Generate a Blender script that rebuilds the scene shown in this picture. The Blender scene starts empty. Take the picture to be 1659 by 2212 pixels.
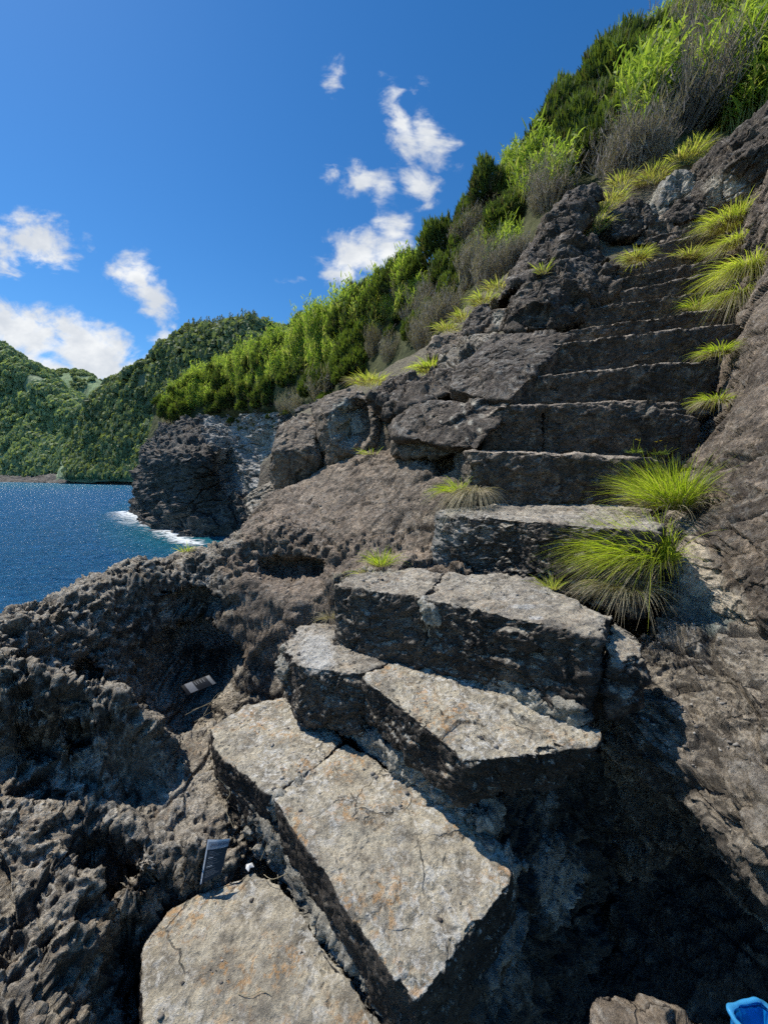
import bpy, bmesh, math
import numpy as np
from mathutils import Vector, Matrix
f32 = np.float32
scene = bpy.context.scene
COL = scene.collection
rng = np.random.default_rng(11)

# ------------------------------------------------------------------ camera
HZ = 1028.0          # height of the sea horizon in a 1659 x 2212 frame of 90 degrees width
PITCH = math.atan((1106.0 - HZ) / 829.5)
SEA = -6.0
cp, sp_ = math.cos(PITCH), math.sin(PITCH)
def ray(u, v):
    x = (u - 829.5) / 829.5; z = (1106.0 - v) / 829.5
    return np.array([x, cp + z * sp_, -sp_ + z * cp])
def P(u, v, Y):                  # the point of that sight line at distance Y
    r = ray(u, v); return r * (Y / r[1])
def PZ(u, v, z):                 # the point of that sight line at height z
    r = ray(u, v); return r * (z / r[2])
def project(V):
    y = V[:, 1] * cp - V[:, 2] * sp_
    z = V[:, 1] * sp_ + V[:, 2] * cp
    return 829.5 + 829.5 * V[:, 0] / y, 1106.0 - 829.5 * z / y
cam = bpy.data.cameras.new('camera'); cam.sensor_fit = 'HORIZONTAL'; cam.sensor_width = 36; cam.lens = 18
cam.clip_start = 0.05; cam.clip_end = 20000
co = bpy.data.objects.new('camera', cam); COL.objects.link(co)
co.rotation_euler = (math.pi / 2 - PITCH, 0, 0); scene.camera = co

# ------------------------------------------------------------------ noise
_r = np.random.default_rng(3)
PERM = np.concatenate([_r.permutation(256)] * 3).astype(np.int32)
_g = _r.normal(size=(256, 3)); GRAD = (_g / np.linalg.norm(_g, axis=1)[:, None]).astype(f32)
JIT = _r.random((256, 3)).astype(f32)
def perlin(Q):
    Q = np.asarray(Q, f32); i = np.floor(Q); f = Q - i; i = i.astype(np.int32) & 255
    u = f * f * f * (f * (f * 6 - 15) + 10)
    out = 0
    for dx in (0, 1):
        a = PERM[i[:, 0] + dx]; wx = u[:, 0] if dx else 1 - u[:, 0]
        for dy in (0, 1):
            b = PERM[a + i[:, 1] + dy]; wy = wx * (u[:, 1] if dy else 1 - u[:, 1])
            for dz in (0, 1):
                g = GRAD[PERM[b + i[:, 2] + dz]]
                d = g[:, 0] * (f[:, 0] - dx) + g[:, 1] * (f[:, 1] - dy) + g[:, 2] * (f[:, 2] - dz)
                out = out + d * (wy * (u[:, 2] if dz else 1 - u[:, 2]))
    return out * 1.5
def fbm(Q, o=4, gain=0.5):
    s, a = 0, 1.0
    for k in range(o):
        s = s + a * perlin(Q); Q = Q * 2.03 + 17.3; a *= gain
    return s
def ridged(Q, o=3, gain=0.5):
    s, a = 0, 1.0
    for k in range(o):
        s = s + a * (1 - 2 * np.abs(perlin(Q))); Q = Q * 2.07 + 9.1; a *= gain
    return s
def worley(Q):
    Q = np.asarray(Q, f32); i = np.floor(Q); f = Q - i; i = i.astype(np.int32) & 255
    n = len(Q); F1 = np.full(n, 9, f32); F2 = np.full(n, 9, f32); ID = np.zeros(n, np.int32); DV = np.zeros((n, 3), f32)
    for dx in (-1, 0, 1):
        a = PERM[(i[:, 0] + dx) & 255]
        for dy in (-1, 0, 1):
            b = PERM[a + ((i[:, 1] + dy) & 255)]
            for dz in (-1, 0, 1):
                h = PERM[b + ((i[:, 2] + dz) & 255)]; j = JIT[h]
                q = j + np.array([dx, dy, dz], f32) - f; d = (q * q).sum(1)
                m = d < F1; DV[m] = q[m]
                F2 = np.where(m, F1, np.minimum(F2, d)); ID = np.where(m, h, ID); F1 = np.where(m, d, F1)
    worley.delta = DV
    return np.sqrt(F1), np.sqrt(F2), ID
def sstep(a, b, x):
    t = np.clip((x - a) / (b - a), 0, 1); return t * t * (3 - 2 * t)

# ------------------------------------------------------------------ mesh helpers
def tag(o, label=None, cat=None, group=None, kind=None):
    if label: o['label'] = label
    if cat: o['category'] = cat
    if group: o['group'] = group
    if kind: o['kind'] = kind
    return o
def mesh_np(name, V, F, mats, parent=None, origin=None, smooth=True, attrs=None, midx=None):
    V = np.asarray(V, f32)
    if origin is not None: V = V - np.asarray(origin, f32)
    me = bpy.data.meshes.new(name); F = np.asarray(F, np.int32); k = F.shape[1]
    me.vertices.add(len(V)); me.vertices.foreach_set('co', V.ravel())
    me.loops.add(F.size); me.loops.foreach_set('vertex_index', F.ravel())
    me.polygons.add(len(F))
    me.polygons.foreach_set('loop_start', np.arange(0, F.size, k, dtype=np.int32))
    me.polygons.foreach_set('loop_total', np.full(len(F), k, np.int32))
    if smooth: me.polygons.foreach_set('use_smooth', np.ones(len(F), bool))
    for m in (mats if isinstance(mats, (list, tuple)) else [mats]): me.materials.append(m)
    if midx is not None: me.polygons.foreach_set('material_index', np.asarray(midx, np.int32))
    me.update()
    for an, av in (attrs or {}).items():
        av = np.asarray(av, f32)
        if av.ndim == 1:
            at = me.attributes.new(an, 'FLOAT', 'POINT'); at.data.foreach_set('value', av)
        else:
            at = me.attributes.new(an, 'FLOAT_COLOR', 'POINT')
            at.data.foreach_set('color', np.concatenate([av, np.ones((len(av), 1), f32)], 1).ravel())
    o = bpy.data.objects.new(name, me); COL.objects.link(o)
    if origin is not None: o.location = [float(c) for c in origin]
    if parent is not None: o.parent = parent
    return o
def empty(name, loc, rz=0):
    o = bpy.data.objects.new(name, None); COL.objects.link(o); o.location = [float(c) for c in loc]; o.rotation_euler = (0, 0, rz)
    o.empty_display_size = 0.05
    return o
def vnormals(V, F):
    a = V[F[:, 0]]; n = np.cross(V[F[:, 2]] - a, V[F[:, -1 if F.shape[1] == 3 else 3]] - V[F[:, 1]]) if F.shape[1] == 4 else np.cross(V[F[:, 1]] - a, V[F[:, 2]] - a)
    N = np.zeros_like(V)
    for k in range(F.shape[1]):
        for c in range(3):
            N[:, c] += np.bincount(F[:, k], n[:, c], len(V))
    return (N / np.maximum(np.linalg.norm(N, axis=1), 1e-12)[:, None]).astype(f32)
def grid_faces(nr, nc):
    i = (np.arange(nr - 1)[:, None] * nc + np.arange(nc - 1)[None, :]).ravel()
    return np.stack([i, i + 1, i + nc + 1, i + nc], 1).astype(np.int32)

# layers: (kind, frequency per metre, amplitude in metres, octaves, anisotropy)
def rough(V, N, layers, seed=0.0):
    d = np.zeros(len(V), f32); cav = np.zeros(len(V), f32)
    W = V + 0.06 * np.stack([perlin(V * 3.1 + 5), perlin(V * 3.1 + 45), perlin(V * 3.1 + 85)], 1)
    for kind, fr, am, oc, an in layers:
        Q = (W * np.asarray(an, f32) if an is not None else W) * fr + seed * 7.31
        if kind == 'fbm': e = am * fbm(Q, oc)
        elif kind == 'ridge': e = am * (ridged(Q, oc) - 0.5)
        elif kind == 'crack':      # straight fractures between blocks
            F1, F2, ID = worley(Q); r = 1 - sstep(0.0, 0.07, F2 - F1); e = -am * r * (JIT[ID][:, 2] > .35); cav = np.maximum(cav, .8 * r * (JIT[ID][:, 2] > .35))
        elif kind == 'facet':      # broken planes, each cell tilted its own way
            F1, F2, ID = worley(Q); e = am * np.clip((worley.delta * GRAD[ID]).sum(1) * 1.6, -1, 1)
        elif kind == 'flake':      # broken ledges
            h = fbm(Q, oc) * 2.2; e = am * (np.floor(h) + sstep(0.0, 0.22, h - np.floor(h))) * 0.45
        elif kind == 'chip':
            F1, F2, ID = worley(Q); e = am * (JIT[ID][:, 0] - 0.5) * sstep(0.0, 0.25, F2 - F1)
        d = d + e
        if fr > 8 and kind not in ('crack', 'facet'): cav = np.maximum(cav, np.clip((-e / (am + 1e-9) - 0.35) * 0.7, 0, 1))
    return d, cav

ST = [('fbm', 2.2, 0.02, 3, None), ('flake', 7, 0.010, 3, None), ('facet', 16, 0.008, 1, None), ('ridge', 24, 0.005, 3, None), ('fbm', 60, 0.0025, 2, None)]
BO = [('fbm', 1.6, 0.035, 3, None), ('facet', 3.2, 0.045, 1, None), ('flake', 6, 0.018, 3, None), ('facet', 9, 0.018, 1, None), ('crack', 2.4, 0.03, 1, None), ('ridge', 20, 0.007, 3, None), ('fbm', 44, 0.004, 3, None)]

def cube_lattice(n):
    nx, ny, nz = n; vs = []; fs = []; off = 0
    def face(a, b, fix, val, na, nb, flip):
        nonlocal off
        A, B = np.meshgrid(np.arange(na + 1), np.arange(nb + 1), indexing='ij')
        L = np.zeros((A.size, 3), np.int64); L[:, a] = A.ravel(); L[:, b] = B.ravel(); L[:, fix] = val
        F = grid_faces(na + 1, nb + 1) + off
        fs.append(F[:, ::-1] if flip else F); vs.append(L); off += len(L)
    face(0, 1, 2, nz, nx, ny, True); face(0, 1, 2, 0, nx, ny, False)
    face(1, 2, 0, nx, ny, nz, True); face(1, 2, 0, 0, ny, nz, False)
    face(2, 0, 1, ny, nz, nx, True); face(2, 0, 1, 0, nz, nx, False)
    L = np.concatenate(vs); F = np.concatenate(fs)
    key = (L[:, 0] * 100003 + L[:, 1]) * 100003 + L[:, 2]
    _, idx, inv = np.unique(key, return_index=True, return_inverse=True)
    return L[idx].astype(f32), inv.ravel()[F].astype(np.int32)

def hull_planes(pts):
    bm = bmesh.new()
    for p in pts: bm.verts.new(p)
    bmesh.ops.convex_hull(bm, input=bm.verts)
    bm.normal_update(); c = np.mean([v.co for v in bm.verts if v.link_faces], axis=0)
    pl = []
    for f in bm.faces:
        n = np.array(f.normal); h = n @ (np.array(f.verts[0].co) - c)
        if f.calc_area() < 1e-7: continue
        if h < 0: n, h = -n, -h
        for q in pl:
            if q[0] @ n > 0.995 and abs(q[1] - h) < 0.02 * (abs(h) + 0.01): break
        else: pl.append((n, max(h, 0.004)))
    hv = np.array([v.co for v in bm.verts if v.link_faces]); bm.free()
    return c, pl, hv

def hull_rock(name, pts, mat, res=0.012, p=26, layers=ST, seed=0.0, axis=None, carve=None, parent=None, amp=1.0, attr_fn=None, cap=420, edge=0.02, flat=0.0):
    pts = np.asarray(pts, float); c, pl, hv = hull_planes(pts)
    X = hv - c
    if axis is None:
        w, E = np.linalg.eigh(X.T @ X); R = E[:, ::-1].T
    else:
        a = np.array([axis[0], axis[1], 0.0]); a /= np.linalg.norm(a); R = np.array([a, [-a[1], a[0], 0], [0, 0, 1.0]])
    if np.linalg.det(R) < 0: R[2] *= -1
    q = X @ R.T; half = np.abs(q).max(0)
    n = [int(np.clip(2 * h / res, 8, cap)) for h in half]
    L, F = cube_lattice(n)
    d = ((L / np.array(n, f32)) * 2 - 1) * half
    d = (d @ R).astype(f32)
    g = np.zeros(len(d), f32); m1 = np.zeros(len(d), f32); m2 = np.zeros(len(d), f32)
    for nn, h in pl:
        q = np.maximum(d @ (nn / h).astype(f32), 0); g += q ** p
        m2 = np.maximum(m2, np.minimum(m1, q)); m1 = np.maximum(m1, q)
    ef = sstep(0.89, 1.0, m2 / np.maximum(m1, 1e-6))          # how near an edge of the block
    g = np.maximum(g, 1e-12) ** (1 / p)
    V = (d / g[:, None] + c).astype(f32)
    N = vnormals(V, F)
    if (N * (V - c)).sum() < 0: F = F[:, ::-1]; N = -N
    if carve is not None:
        for cc, rad, vec, k in carve:
            t = np.linalg.norm((V - cc) / np.asarray(rad), axis=1) + .22 * perlin(V * 4.5) + .1 * perlin(V * 13)
            V = V + (np.asarray(vec)[None, :] * (1 - sstep(k, 1, t))[:, None]).astype(f32)
        N = vnormals(V, F)
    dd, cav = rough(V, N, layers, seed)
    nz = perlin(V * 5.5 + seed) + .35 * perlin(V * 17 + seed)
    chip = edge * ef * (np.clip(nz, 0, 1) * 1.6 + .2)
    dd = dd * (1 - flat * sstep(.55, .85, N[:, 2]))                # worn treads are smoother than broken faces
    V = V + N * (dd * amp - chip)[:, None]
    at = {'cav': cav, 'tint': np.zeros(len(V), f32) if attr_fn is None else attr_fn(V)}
    o = np.array([V[:, 0].mean(), V[:, 1].mean(), V[:, 2].min()])
    return mesh_np(name, V, F, mat, parent, o, attrs=at)

def crom(C, n):                       # Catmull-Rom along axis 0
    R = len(C); t = np.linspace(0, R - 1, n); i = np.minimum(t.astype(int), R - 2); f = (t - i)
    g = lambda k: C[np.clip(i + k, 0, R - 1)]
    f = f.reshape((-1,) + (1,) * (C.ndim - 1))
    p0, p1, p2, p3 = g(-1), g(0), g(1), g(2)
    return 0.5 * (2 * p1 + (p2 - p0) * f + (2 * p0 - 5 * p1 + 4 * p2 - p3) * f ** 2 + (3 * p1 - p0 - 3 * p2 + p3) * f ** 3)
def loft(rows, nr, nc):
    C = np.array([[np.asarray(q, float) for q in r] for r in rows])
    S = crom(C, nr); S = np.swapaxes(crom(np.swapaxes(S, 0, 1), nc), 0, 1)
    V = S.reshape(-1, 3).astype(f32); F = grid_faces(nr, nc)
    N = vnormals(V, F)
    if (N * V).sum() > 0: F = F[:, ::-1]; N = -N
    return V, F, N, (nr, nc)
def rbf(points, XY, smooth=0.0, c2=0.0009):      # height field through scattered points
    p = np.asarray(points, float); n = len(p)
    def U(r2): return -np.sqrt(r2 + c2)
    K = U(((p[:, None, :2] - p[None, :, :2]) ** 2).sum(-1)) + smooth * np.eye(n)
    A = np.zeros((n + 3, n + 3)); A[:n, :n] = K; A[:n, n] = 1; A[:n, n + 1:] = p[:, :2]; A[n:, :n] = A[:n, n:].T
    w = np.linalg.solve(A, np.concatenate([p[:, 2], np.zeros(3)]))
    out = w[n] + XY @ w[n + 1:]
    for k in range(n): out = out + w[k] * U(((XY - p[k, :2]) ** 2).sum(-1))
    return out
# ------------------------------------------------------------------ materials
class NT:
    def __init__(s, tree): s.t = tree; s.n = tree.nodes; s.l = tree.links
    def node(s, ty, **kw):
        n = s.n.new(ty)
        for k, v in kw.items():
            if k.startswith('i_'):
                key = k[2:]; key = int(key) if key.isdigit() else key.replace('_', ' ')
                s.put(n.inputs[key], v)
            else: setattr(n, k, v)
        return n
    def put(s, sock, v):
        if isinstance(v, bpy.types.NodeSocket): s.l.new(v, sock)
        elif isinstance(v, bpy.types.Node): s.l.new(v.outputs[0], sock)
        else:
            if sock.type == 'RGBA' and len(v) == 3: v = (*v, 1)
            sock.default_value = v
    def math(s, op, a, b=0.0, c=0.0, clamp=False):
        n = s.n.new('ShaderNodeMath'); n.operation = op; n.use_clamp = clamp
        s.put(n.inputs[0], a); s.put(n.inputs[1], b)
        if op in ('MULTIPLY_ADD',): s.put(n.inputs[2], c)
        return n.outputs[0]
    def vmath(s, op, a, b=(0, 0, 0), out=0):
        n = s.n.new('ShaderNodeVectorMath'); n.operation = op; s.put(n.inputs[0], a)
        if op == 'SCALE': s.put(n.inputs[3], b)
        else: s.put(n.inputs[1], b)
        return n.outputs[out]
    def noise(s, vec, scale, detail=4.0, rough=0.55, dist=0.0, out='Fac'):
        n = s.node('ShaderNodeTexNoise'); s.put(n.inputs['Vector'], vec); s.put(n.inputs['Scale'], scale)
        s.put(n.inputs['Detail'], detail); s.put(n.inputs['Roughness'], rough); s.put(n.inputs['Distortion'], dist)
        return n.outputs[out]
    def ss(s, x, a, b):
        n = s.n.new('ShaderNodeMapRange'); n.interpolation_type = 'SMOOTHSTEP'
        s.put(n.inputs[0], x); n.inputs[1].default_value = a; n.inputs[2].default_value = b
        return n.outputs[0]
    def mix(s, f, a, b, blend='MIX'):
        n = s.n.new('ShaderNodeMix'); n.data_type = 'RGBA'; n.blend_type = blend
        s.put(n.inputs[0], f); s.put(n.inputs[6], a); s.put(n.inputs[7], b); return n.outputs[2]
    def attr(s, name, out='Fac'):
        n = s.n.new('ShaderNodeAttribute'); n.attribute_name = name; return n.outputs[out]
def material(name):
    m = bpy.data.materials.new(name); m.use_nodes = True; t = NT(m.node_tree); t.n.clear()
    out = t.node('ShaderNodeOutputMaterial'); b = t.node('ShaderNodeBsdfPrincipled'); t.l.new(b.outputs[0], out.inputs[0])
    return m, t, b, out
def world_pos(t): return t.node('ShaderNodeNewGeometry').outputs['Position']

def rock_mat(name, dark, mid, light, top=None, topamt=0.7, white=0.0, orange=0.0, pale=(0.30, 0.27, 0.22), rough=0.85, bump=0.6, bsc=1.0, grain=0.75, cavc=0.5, ves=0.5, frac=1.2, toplim=(0.45, 0.95)):
    m, t, b, out = material(name); pos = world_pos(t)
    geo = t.node('ShaderNodeNewGeometry'); nz = t.node('ShaderNodeSeparateXYZ', i_0=geo.outputs['Normal']).outputs[2]
    n1 = t.noise(pos, 2.2 * bsc, 6, 0.6, 0.4); n2 = t.noise(pos, 16 * bsc, 8, 0.68, 0.3); n3 = t.noise(pos, 85 * bsc, 6, 0.75)
    c = t.mix(t.ss(n1, 0.34, 0.66), dark, mid)
    c = t.mix(t.math('MULTIPLY', t.ss(n2, 0.47, 0.72), 0.85), c, light)
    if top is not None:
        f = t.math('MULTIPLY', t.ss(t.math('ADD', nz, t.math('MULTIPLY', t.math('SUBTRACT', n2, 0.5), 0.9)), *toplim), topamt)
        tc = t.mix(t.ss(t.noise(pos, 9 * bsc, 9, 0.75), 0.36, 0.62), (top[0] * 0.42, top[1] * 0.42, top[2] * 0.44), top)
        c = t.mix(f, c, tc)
    # tint attribute: pale tuff / mortar / lifted tone of a shaded face
    c = t.mix(t.attr('tint'), c, t.mix(t.ss(n2, 0.35, 0.7), (pale[0] * 0.6, pale[1] * 0.6, pale[2] * 0.6), pale))
    if white > 0:
        w = t.noise(pos, 26 * bsc, 7, 0.72, 0.6); reg = t.ss(t.noise(pos, 3.1 * bsc, 3, 0.5), 0.34, 0.56)
        wf = t.math('MULTIPLY', t.math('MULTIPLY', t.ss(w, 0.48, 0.60), reg), white)
        if top is not None: wf = t.math('MULTIPLY', wf, t.ss(nz, 0.2, 0.7))
        c = t.mix(wf, c, (0.80, 0.77, 0.69))
    if orange > 0:
        w = t.noise(pos, 34 * bsc, 5, 0.66, 0.4); reg = t.ss(t.noise(t.vmath('ADD', pos, (3.3, 1.7, 9.2)), 4.4 * bsc, 3, 0.5), 0.46, 0.62)
        wf = t.math('MULTIPLY', t.math('MULTIPLY', t.ss(w, 0.50, 0.60), reg), orange)
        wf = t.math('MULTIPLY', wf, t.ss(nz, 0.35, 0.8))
        c = t.mix(wf, c, (0.66, 0.34, 0.10))
    n4 = t.noise(pos, 30 * bsc, 10, 0.78, 0.15)
    g = t.math('ADD', t.math('MULTIPLY', t.ss(n3, 0.30, 0.70), 0.5), t.math('MULTIPLY', t.ss(n4, 0.32, 0.68), 0.5))
    c = t.mix(grain, c, t.mix(g, (0.12, 0.118, 0.115), (1.95, 1.92, 1.84)), 'MULTIPLY')
    wp = t.vmath('ADD', pos, t.vmath('SCALE', t.noise(pos, 14 * bsc, 3, 0.6, out='Color'), 0.05 / bsc))
    vo = t.node('ShaderNodeTexVoronoi'); t.put(vo.inputs['Vector'], wp); vo.inputs['Scale'].default_value = 34 * bsc
    vp = t.math('MULTIPLY', t.math('SUBTRACT', 1.0, t.ss(vo.outputs['Distance'], 0.16, 0.42)), t.ss(t.noise(pos, 4.5 * bsc, 4, 0.6), 0.44, 0.60))
    c = t.mix(t.math('MULTIPLY', vp, 0.75 * ves), c, (dark[0] * 0.4, dark[1] * 0.4, dark[2] * 0.4))
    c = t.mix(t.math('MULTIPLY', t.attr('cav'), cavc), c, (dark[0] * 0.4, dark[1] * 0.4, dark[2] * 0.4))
    t.put(b.inputs['Base Color'], c); b.inputs['Roughness'].default_value = rough; b.inputs['Specular IOR Level'].default_value = 0.3
    vc = t.node('ShaderNodeTexVoronoi'); vc.feature = 'DISTANCE_TO_EDGE'; t.put(vc.inputs['Vector'], t.vmath('ADD', pos, t.vmath('SCALE', t.noise(pos, 5 * bsc, 4, 0.6, out='Color'), 0.16 / bsc))); vc.inputs['Scale'].default_value = 3.6 * bsc
    ck = t.math('MULTIPLY', t.math('SUBTRACT', 1.0, t.ss(vc.outputs['Distance'], 0.003, 0.017)), t.ss(t.noise(pos, 2.4 * bsc, 3, 0.5), 0.50, 0.60))
    c = t.mix(t.math('MULTIPLY', ck, 0.6), c, (dark[0] * 0.3, dark[1] * 0.3, dark[2] * 0.3)); t.put(b.inputs['Base Color'], c)
    fr = t.math('ABSOLUTE', t.math('SUBTRACT', t.noise(pos, 19 * bsc, 5, 0.6, 0.5), 0.5))
    h = t.math('ADD', t.math('MULTIPLY', n3, 0.45), t.math('MULTIPLY', n4, 1.2))
    h = t.math('ADD', h, t.math('MULTIPLY', n2, 0.8)); h = t.math('ADD', h, t.math('MULTIPLY', t.math('MINIMUM', fr, 0.12), frac))
    h = t.math('SUBTRACT', h, t.math('ADD', t.math('MULTIPLY', vp, 0.9 * ves), t.math('MULTIPLY', ck, 0.7)))
    bp = t.node('ShaderNodeBump'); bp.inputs['Strength'].default_value = min(1.0, bump * 1.5); bp.inputs['Distance'].default_value = 0.026 / bsc
    t.put(bp.inputs['Height'], h); t.put(b.inputs['Normal'], bp.outputs[0])
    return m

M = {}
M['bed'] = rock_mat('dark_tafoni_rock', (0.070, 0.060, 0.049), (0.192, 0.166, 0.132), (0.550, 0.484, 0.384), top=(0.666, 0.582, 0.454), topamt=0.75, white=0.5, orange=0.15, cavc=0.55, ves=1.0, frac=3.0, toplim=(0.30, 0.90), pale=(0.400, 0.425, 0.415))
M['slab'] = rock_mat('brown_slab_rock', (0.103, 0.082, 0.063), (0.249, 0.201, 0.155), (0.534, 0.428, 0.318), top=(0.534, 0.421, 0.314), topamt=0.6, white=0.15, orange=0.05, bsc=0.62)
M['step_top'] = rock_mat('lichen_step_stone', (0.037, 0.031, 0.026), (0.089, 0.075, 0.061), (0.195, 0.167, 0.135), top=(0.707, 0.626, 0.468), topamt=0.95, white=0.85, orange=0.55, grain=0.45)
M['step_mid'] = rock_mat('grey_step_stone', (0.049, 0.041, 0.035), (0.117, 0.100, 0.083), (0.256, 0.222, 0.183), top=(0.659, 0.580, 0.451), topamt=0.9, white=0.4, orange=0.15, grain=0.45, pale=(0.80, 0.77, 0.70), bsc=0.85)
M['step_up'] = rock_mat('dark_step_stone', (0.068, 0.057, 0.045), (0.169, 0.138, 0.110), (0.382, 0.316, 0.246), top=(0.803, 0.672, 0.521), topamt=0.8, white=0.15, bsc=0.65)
M['boulder'] = rock_mat('dark_boulder_rock', (0.052, 0.043, 0.036), (0.129, 0.106, 0.085), (0.311, 0.256, 0.199), top=(0.363, 0.295, 0.228), topamt=0.45, white=0.3, bsc=0.6, pale=(0.70, 0.63, 0.51))
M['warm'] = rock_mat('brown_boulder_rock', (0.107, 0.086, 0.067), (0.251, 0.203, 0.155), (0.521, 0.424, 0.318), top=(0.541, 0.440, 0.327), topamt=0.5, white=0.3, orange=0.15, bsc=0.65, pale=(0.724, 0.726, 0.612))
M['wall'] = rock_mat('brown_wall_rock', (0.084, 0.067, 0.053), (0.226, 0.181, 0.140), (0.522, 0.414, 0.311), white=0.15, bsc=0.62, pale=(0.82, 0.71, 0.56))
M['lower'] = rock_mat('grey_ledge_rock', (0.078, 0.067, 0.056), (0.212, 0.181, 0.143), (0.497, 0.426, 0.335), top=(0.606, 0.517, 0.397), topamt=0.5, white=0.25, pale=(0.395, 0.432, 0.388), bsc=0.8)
M['hollow'] = rock_mat('shade_dark_hollow_rock', (0.040, 0.040, 0.037), (0.090, 0.086, 0.077), (0.191, 0.184, 0.159), pale=(0.584, 0.585, 0.545))  # rock colour darkened to stand in for the deep shade of the hollow
M['mortar'] = rock_mat('crumbly_mortar', (0.179, 0.172, 0.149), (0.359, 0.337, 0.284), (0.628, 0.598, 0.508), white=0.5, bsc=1.5, cavc=0.75)
M['tuff'] = rock_mat('pale_tuff', (0.220, 0.202, 0.173), (0.416, 0.390, 0.334), (0.733, 0.680, 0.556), pale=(0.80, 0.72, 0.58), bsc=0.6)
M['soil'] = rock_mat('stony_soil', (0.088, 0.072, 0.055), (0.176, 0.146, 0.108), (0.332, 0.282, 0.205), top=(0.312, 0.293, 0.156), topamt=0.4, bsc=0.6)
M['headland'] = rock_mat('banded_headland_rock', (0.069, 0.070, 0.069), (0.132, 0.129, 0.118), (0.272, 0.256, 0.231), top=(0.34, 0.28, 0.22), topamt=0.6, bsc=0.12, pale=(0.66, 0.65, 0.62), bump=0.8, grain=0.6)

def leaf_mat(name, ca, cb, trans=0.35, rough=0.5, spec=0.3, dry=None):
    m, t, b, out = material(name); pos = world_pos(t)
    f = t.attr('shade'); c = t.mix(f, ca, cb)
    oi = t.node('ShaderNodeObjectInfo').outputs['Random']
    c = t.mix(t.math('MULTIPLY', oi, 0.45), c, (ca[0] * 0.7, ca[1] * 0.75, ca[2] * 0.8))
    if dry is not None: c = t.mix(t.attr('dry'), c, dry)
    t.put(b.inputs['Base Color'], c); b.inputs['Roughness'].default_value = rough; b.inputs['Specular IOR Level'].default_value = spec
    tr = t.node('ShaderNodeBsdfTranslucent'); t.put(tr.inputs[0], t.mix(1.0, c, (1.5, 1.6, 0.7), 'MULTIPLY'))
    ms = t.node('ShaderNodeMixShader', i_0=trans); t.l.new(b.outputs[0], ms.inputs[1]); t.l.new(tr.outputs[0], ms.inputs[2]); t.l.new(ms.outputs[0], out.inputs[0])
    return m
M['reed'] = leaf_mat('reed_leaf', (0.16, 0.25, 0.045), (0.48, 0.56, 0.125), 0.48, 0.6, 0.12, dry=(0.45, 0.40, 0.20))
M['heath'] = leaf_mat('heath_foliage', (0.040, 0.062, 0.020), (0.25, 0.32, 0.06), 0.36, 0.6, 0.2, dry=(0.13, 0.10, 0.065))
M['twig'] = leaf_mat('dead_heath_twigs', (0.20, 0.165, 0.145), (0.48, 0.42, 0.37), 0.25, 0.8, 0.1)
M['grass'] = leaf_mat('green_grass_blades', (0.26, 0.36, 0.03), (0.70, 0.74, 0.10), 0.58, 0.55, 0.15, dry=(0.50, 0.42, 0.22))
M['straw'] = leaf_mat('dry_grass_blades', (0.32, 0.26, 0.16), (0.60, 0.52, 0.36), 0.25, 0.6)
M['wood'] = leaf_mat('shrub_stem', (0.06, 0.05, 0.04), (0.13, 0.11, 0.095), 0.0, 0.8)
M['forest'] = leaf_mat('far_forest_foliage', (0.14, 0.165, 0.085), (0.40, 0.45, 0.20), 0.25, 0.7, 0.15)  # foliage colour lifted and greyed in place of distance haze
M['scrub'] = leaf_mat('far_scrub_foliage', (0.21, 0.26, 0.13), (0.48, 0.54, 0.26), 0.25, 0.7, 0.15)  # paler, greyer green that carries the haze of distance in its colour
M['petal'] = leaf_mat('yellow_petals', (0.75, 0.55, 0.02), (0.8, 0.65, 0.05), 0.2)

def plain(name, col, rough=0.5, spec=0.4, nscale=60, var=0.25, trans=0.0):
    m, t, b, out = material(name); pos = world_pos(t)
    c = t.mix(t.ss(t.noise(pos, nscale, 4, 0.6), 0.3, 0.7), tuple(x * (1 - var) for x in col), col)
    t.put(b.inputs['Base Color'], c); b.inputs['Roughness'].default_value = rough; b.inputs['Specular IOR Level'].default_value = spec
    if trans > 0:
        tr = t.node('ShaderNodeBsdfTranslucent'); t.put(tr.inputs[0], c)
        ms = t.node('ShaderNodeMixShader', i_0=trans); t.l.new(b.outputs[0], ms.inputs[1]); t.l.new(tr.outputs[0], ms.inputs[2]); t.l.new(ms.outputs[0], out.inputs[0])
    return m
M['paper'] = plain('white_paper', (0.78, 0.79, 0.78), 0.5)
M['shaded_paper'] = plain('shaded_white_print', (0.17, 0.185, 0.21), 0.5)  # white print with the shade of the cave put into its colour
M['ink'] = plain('black_ink', (0.012, 0.014, 0.018), 0.35)
M['silver'] = plain('grey_print', (0.30, 0.33, 0.37), 0.4)
M['greytext'] = plain('grey_text', (0.16, 0.17, 0.18), 0.5)
M['navy'] = plain('dark_blue_lettering', (0.01, 0.015, 0.06), 0.4)
M['blue'] = plain('blue_plastic', (0.01, 0.33, 0.85), 0.28, 0.6, 25, 0.35, 0.45)
M['bluerim'] = plain('pale_blue_plastic', (0.10, 0.55, 0.95), 0.25, 0.6, 25, 0.3, 0.5)
M['dropping'] = plain('white_paint', (0.62, 0.66, 0.70), 0.8, 0.2, 90, 0.45)

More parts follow.
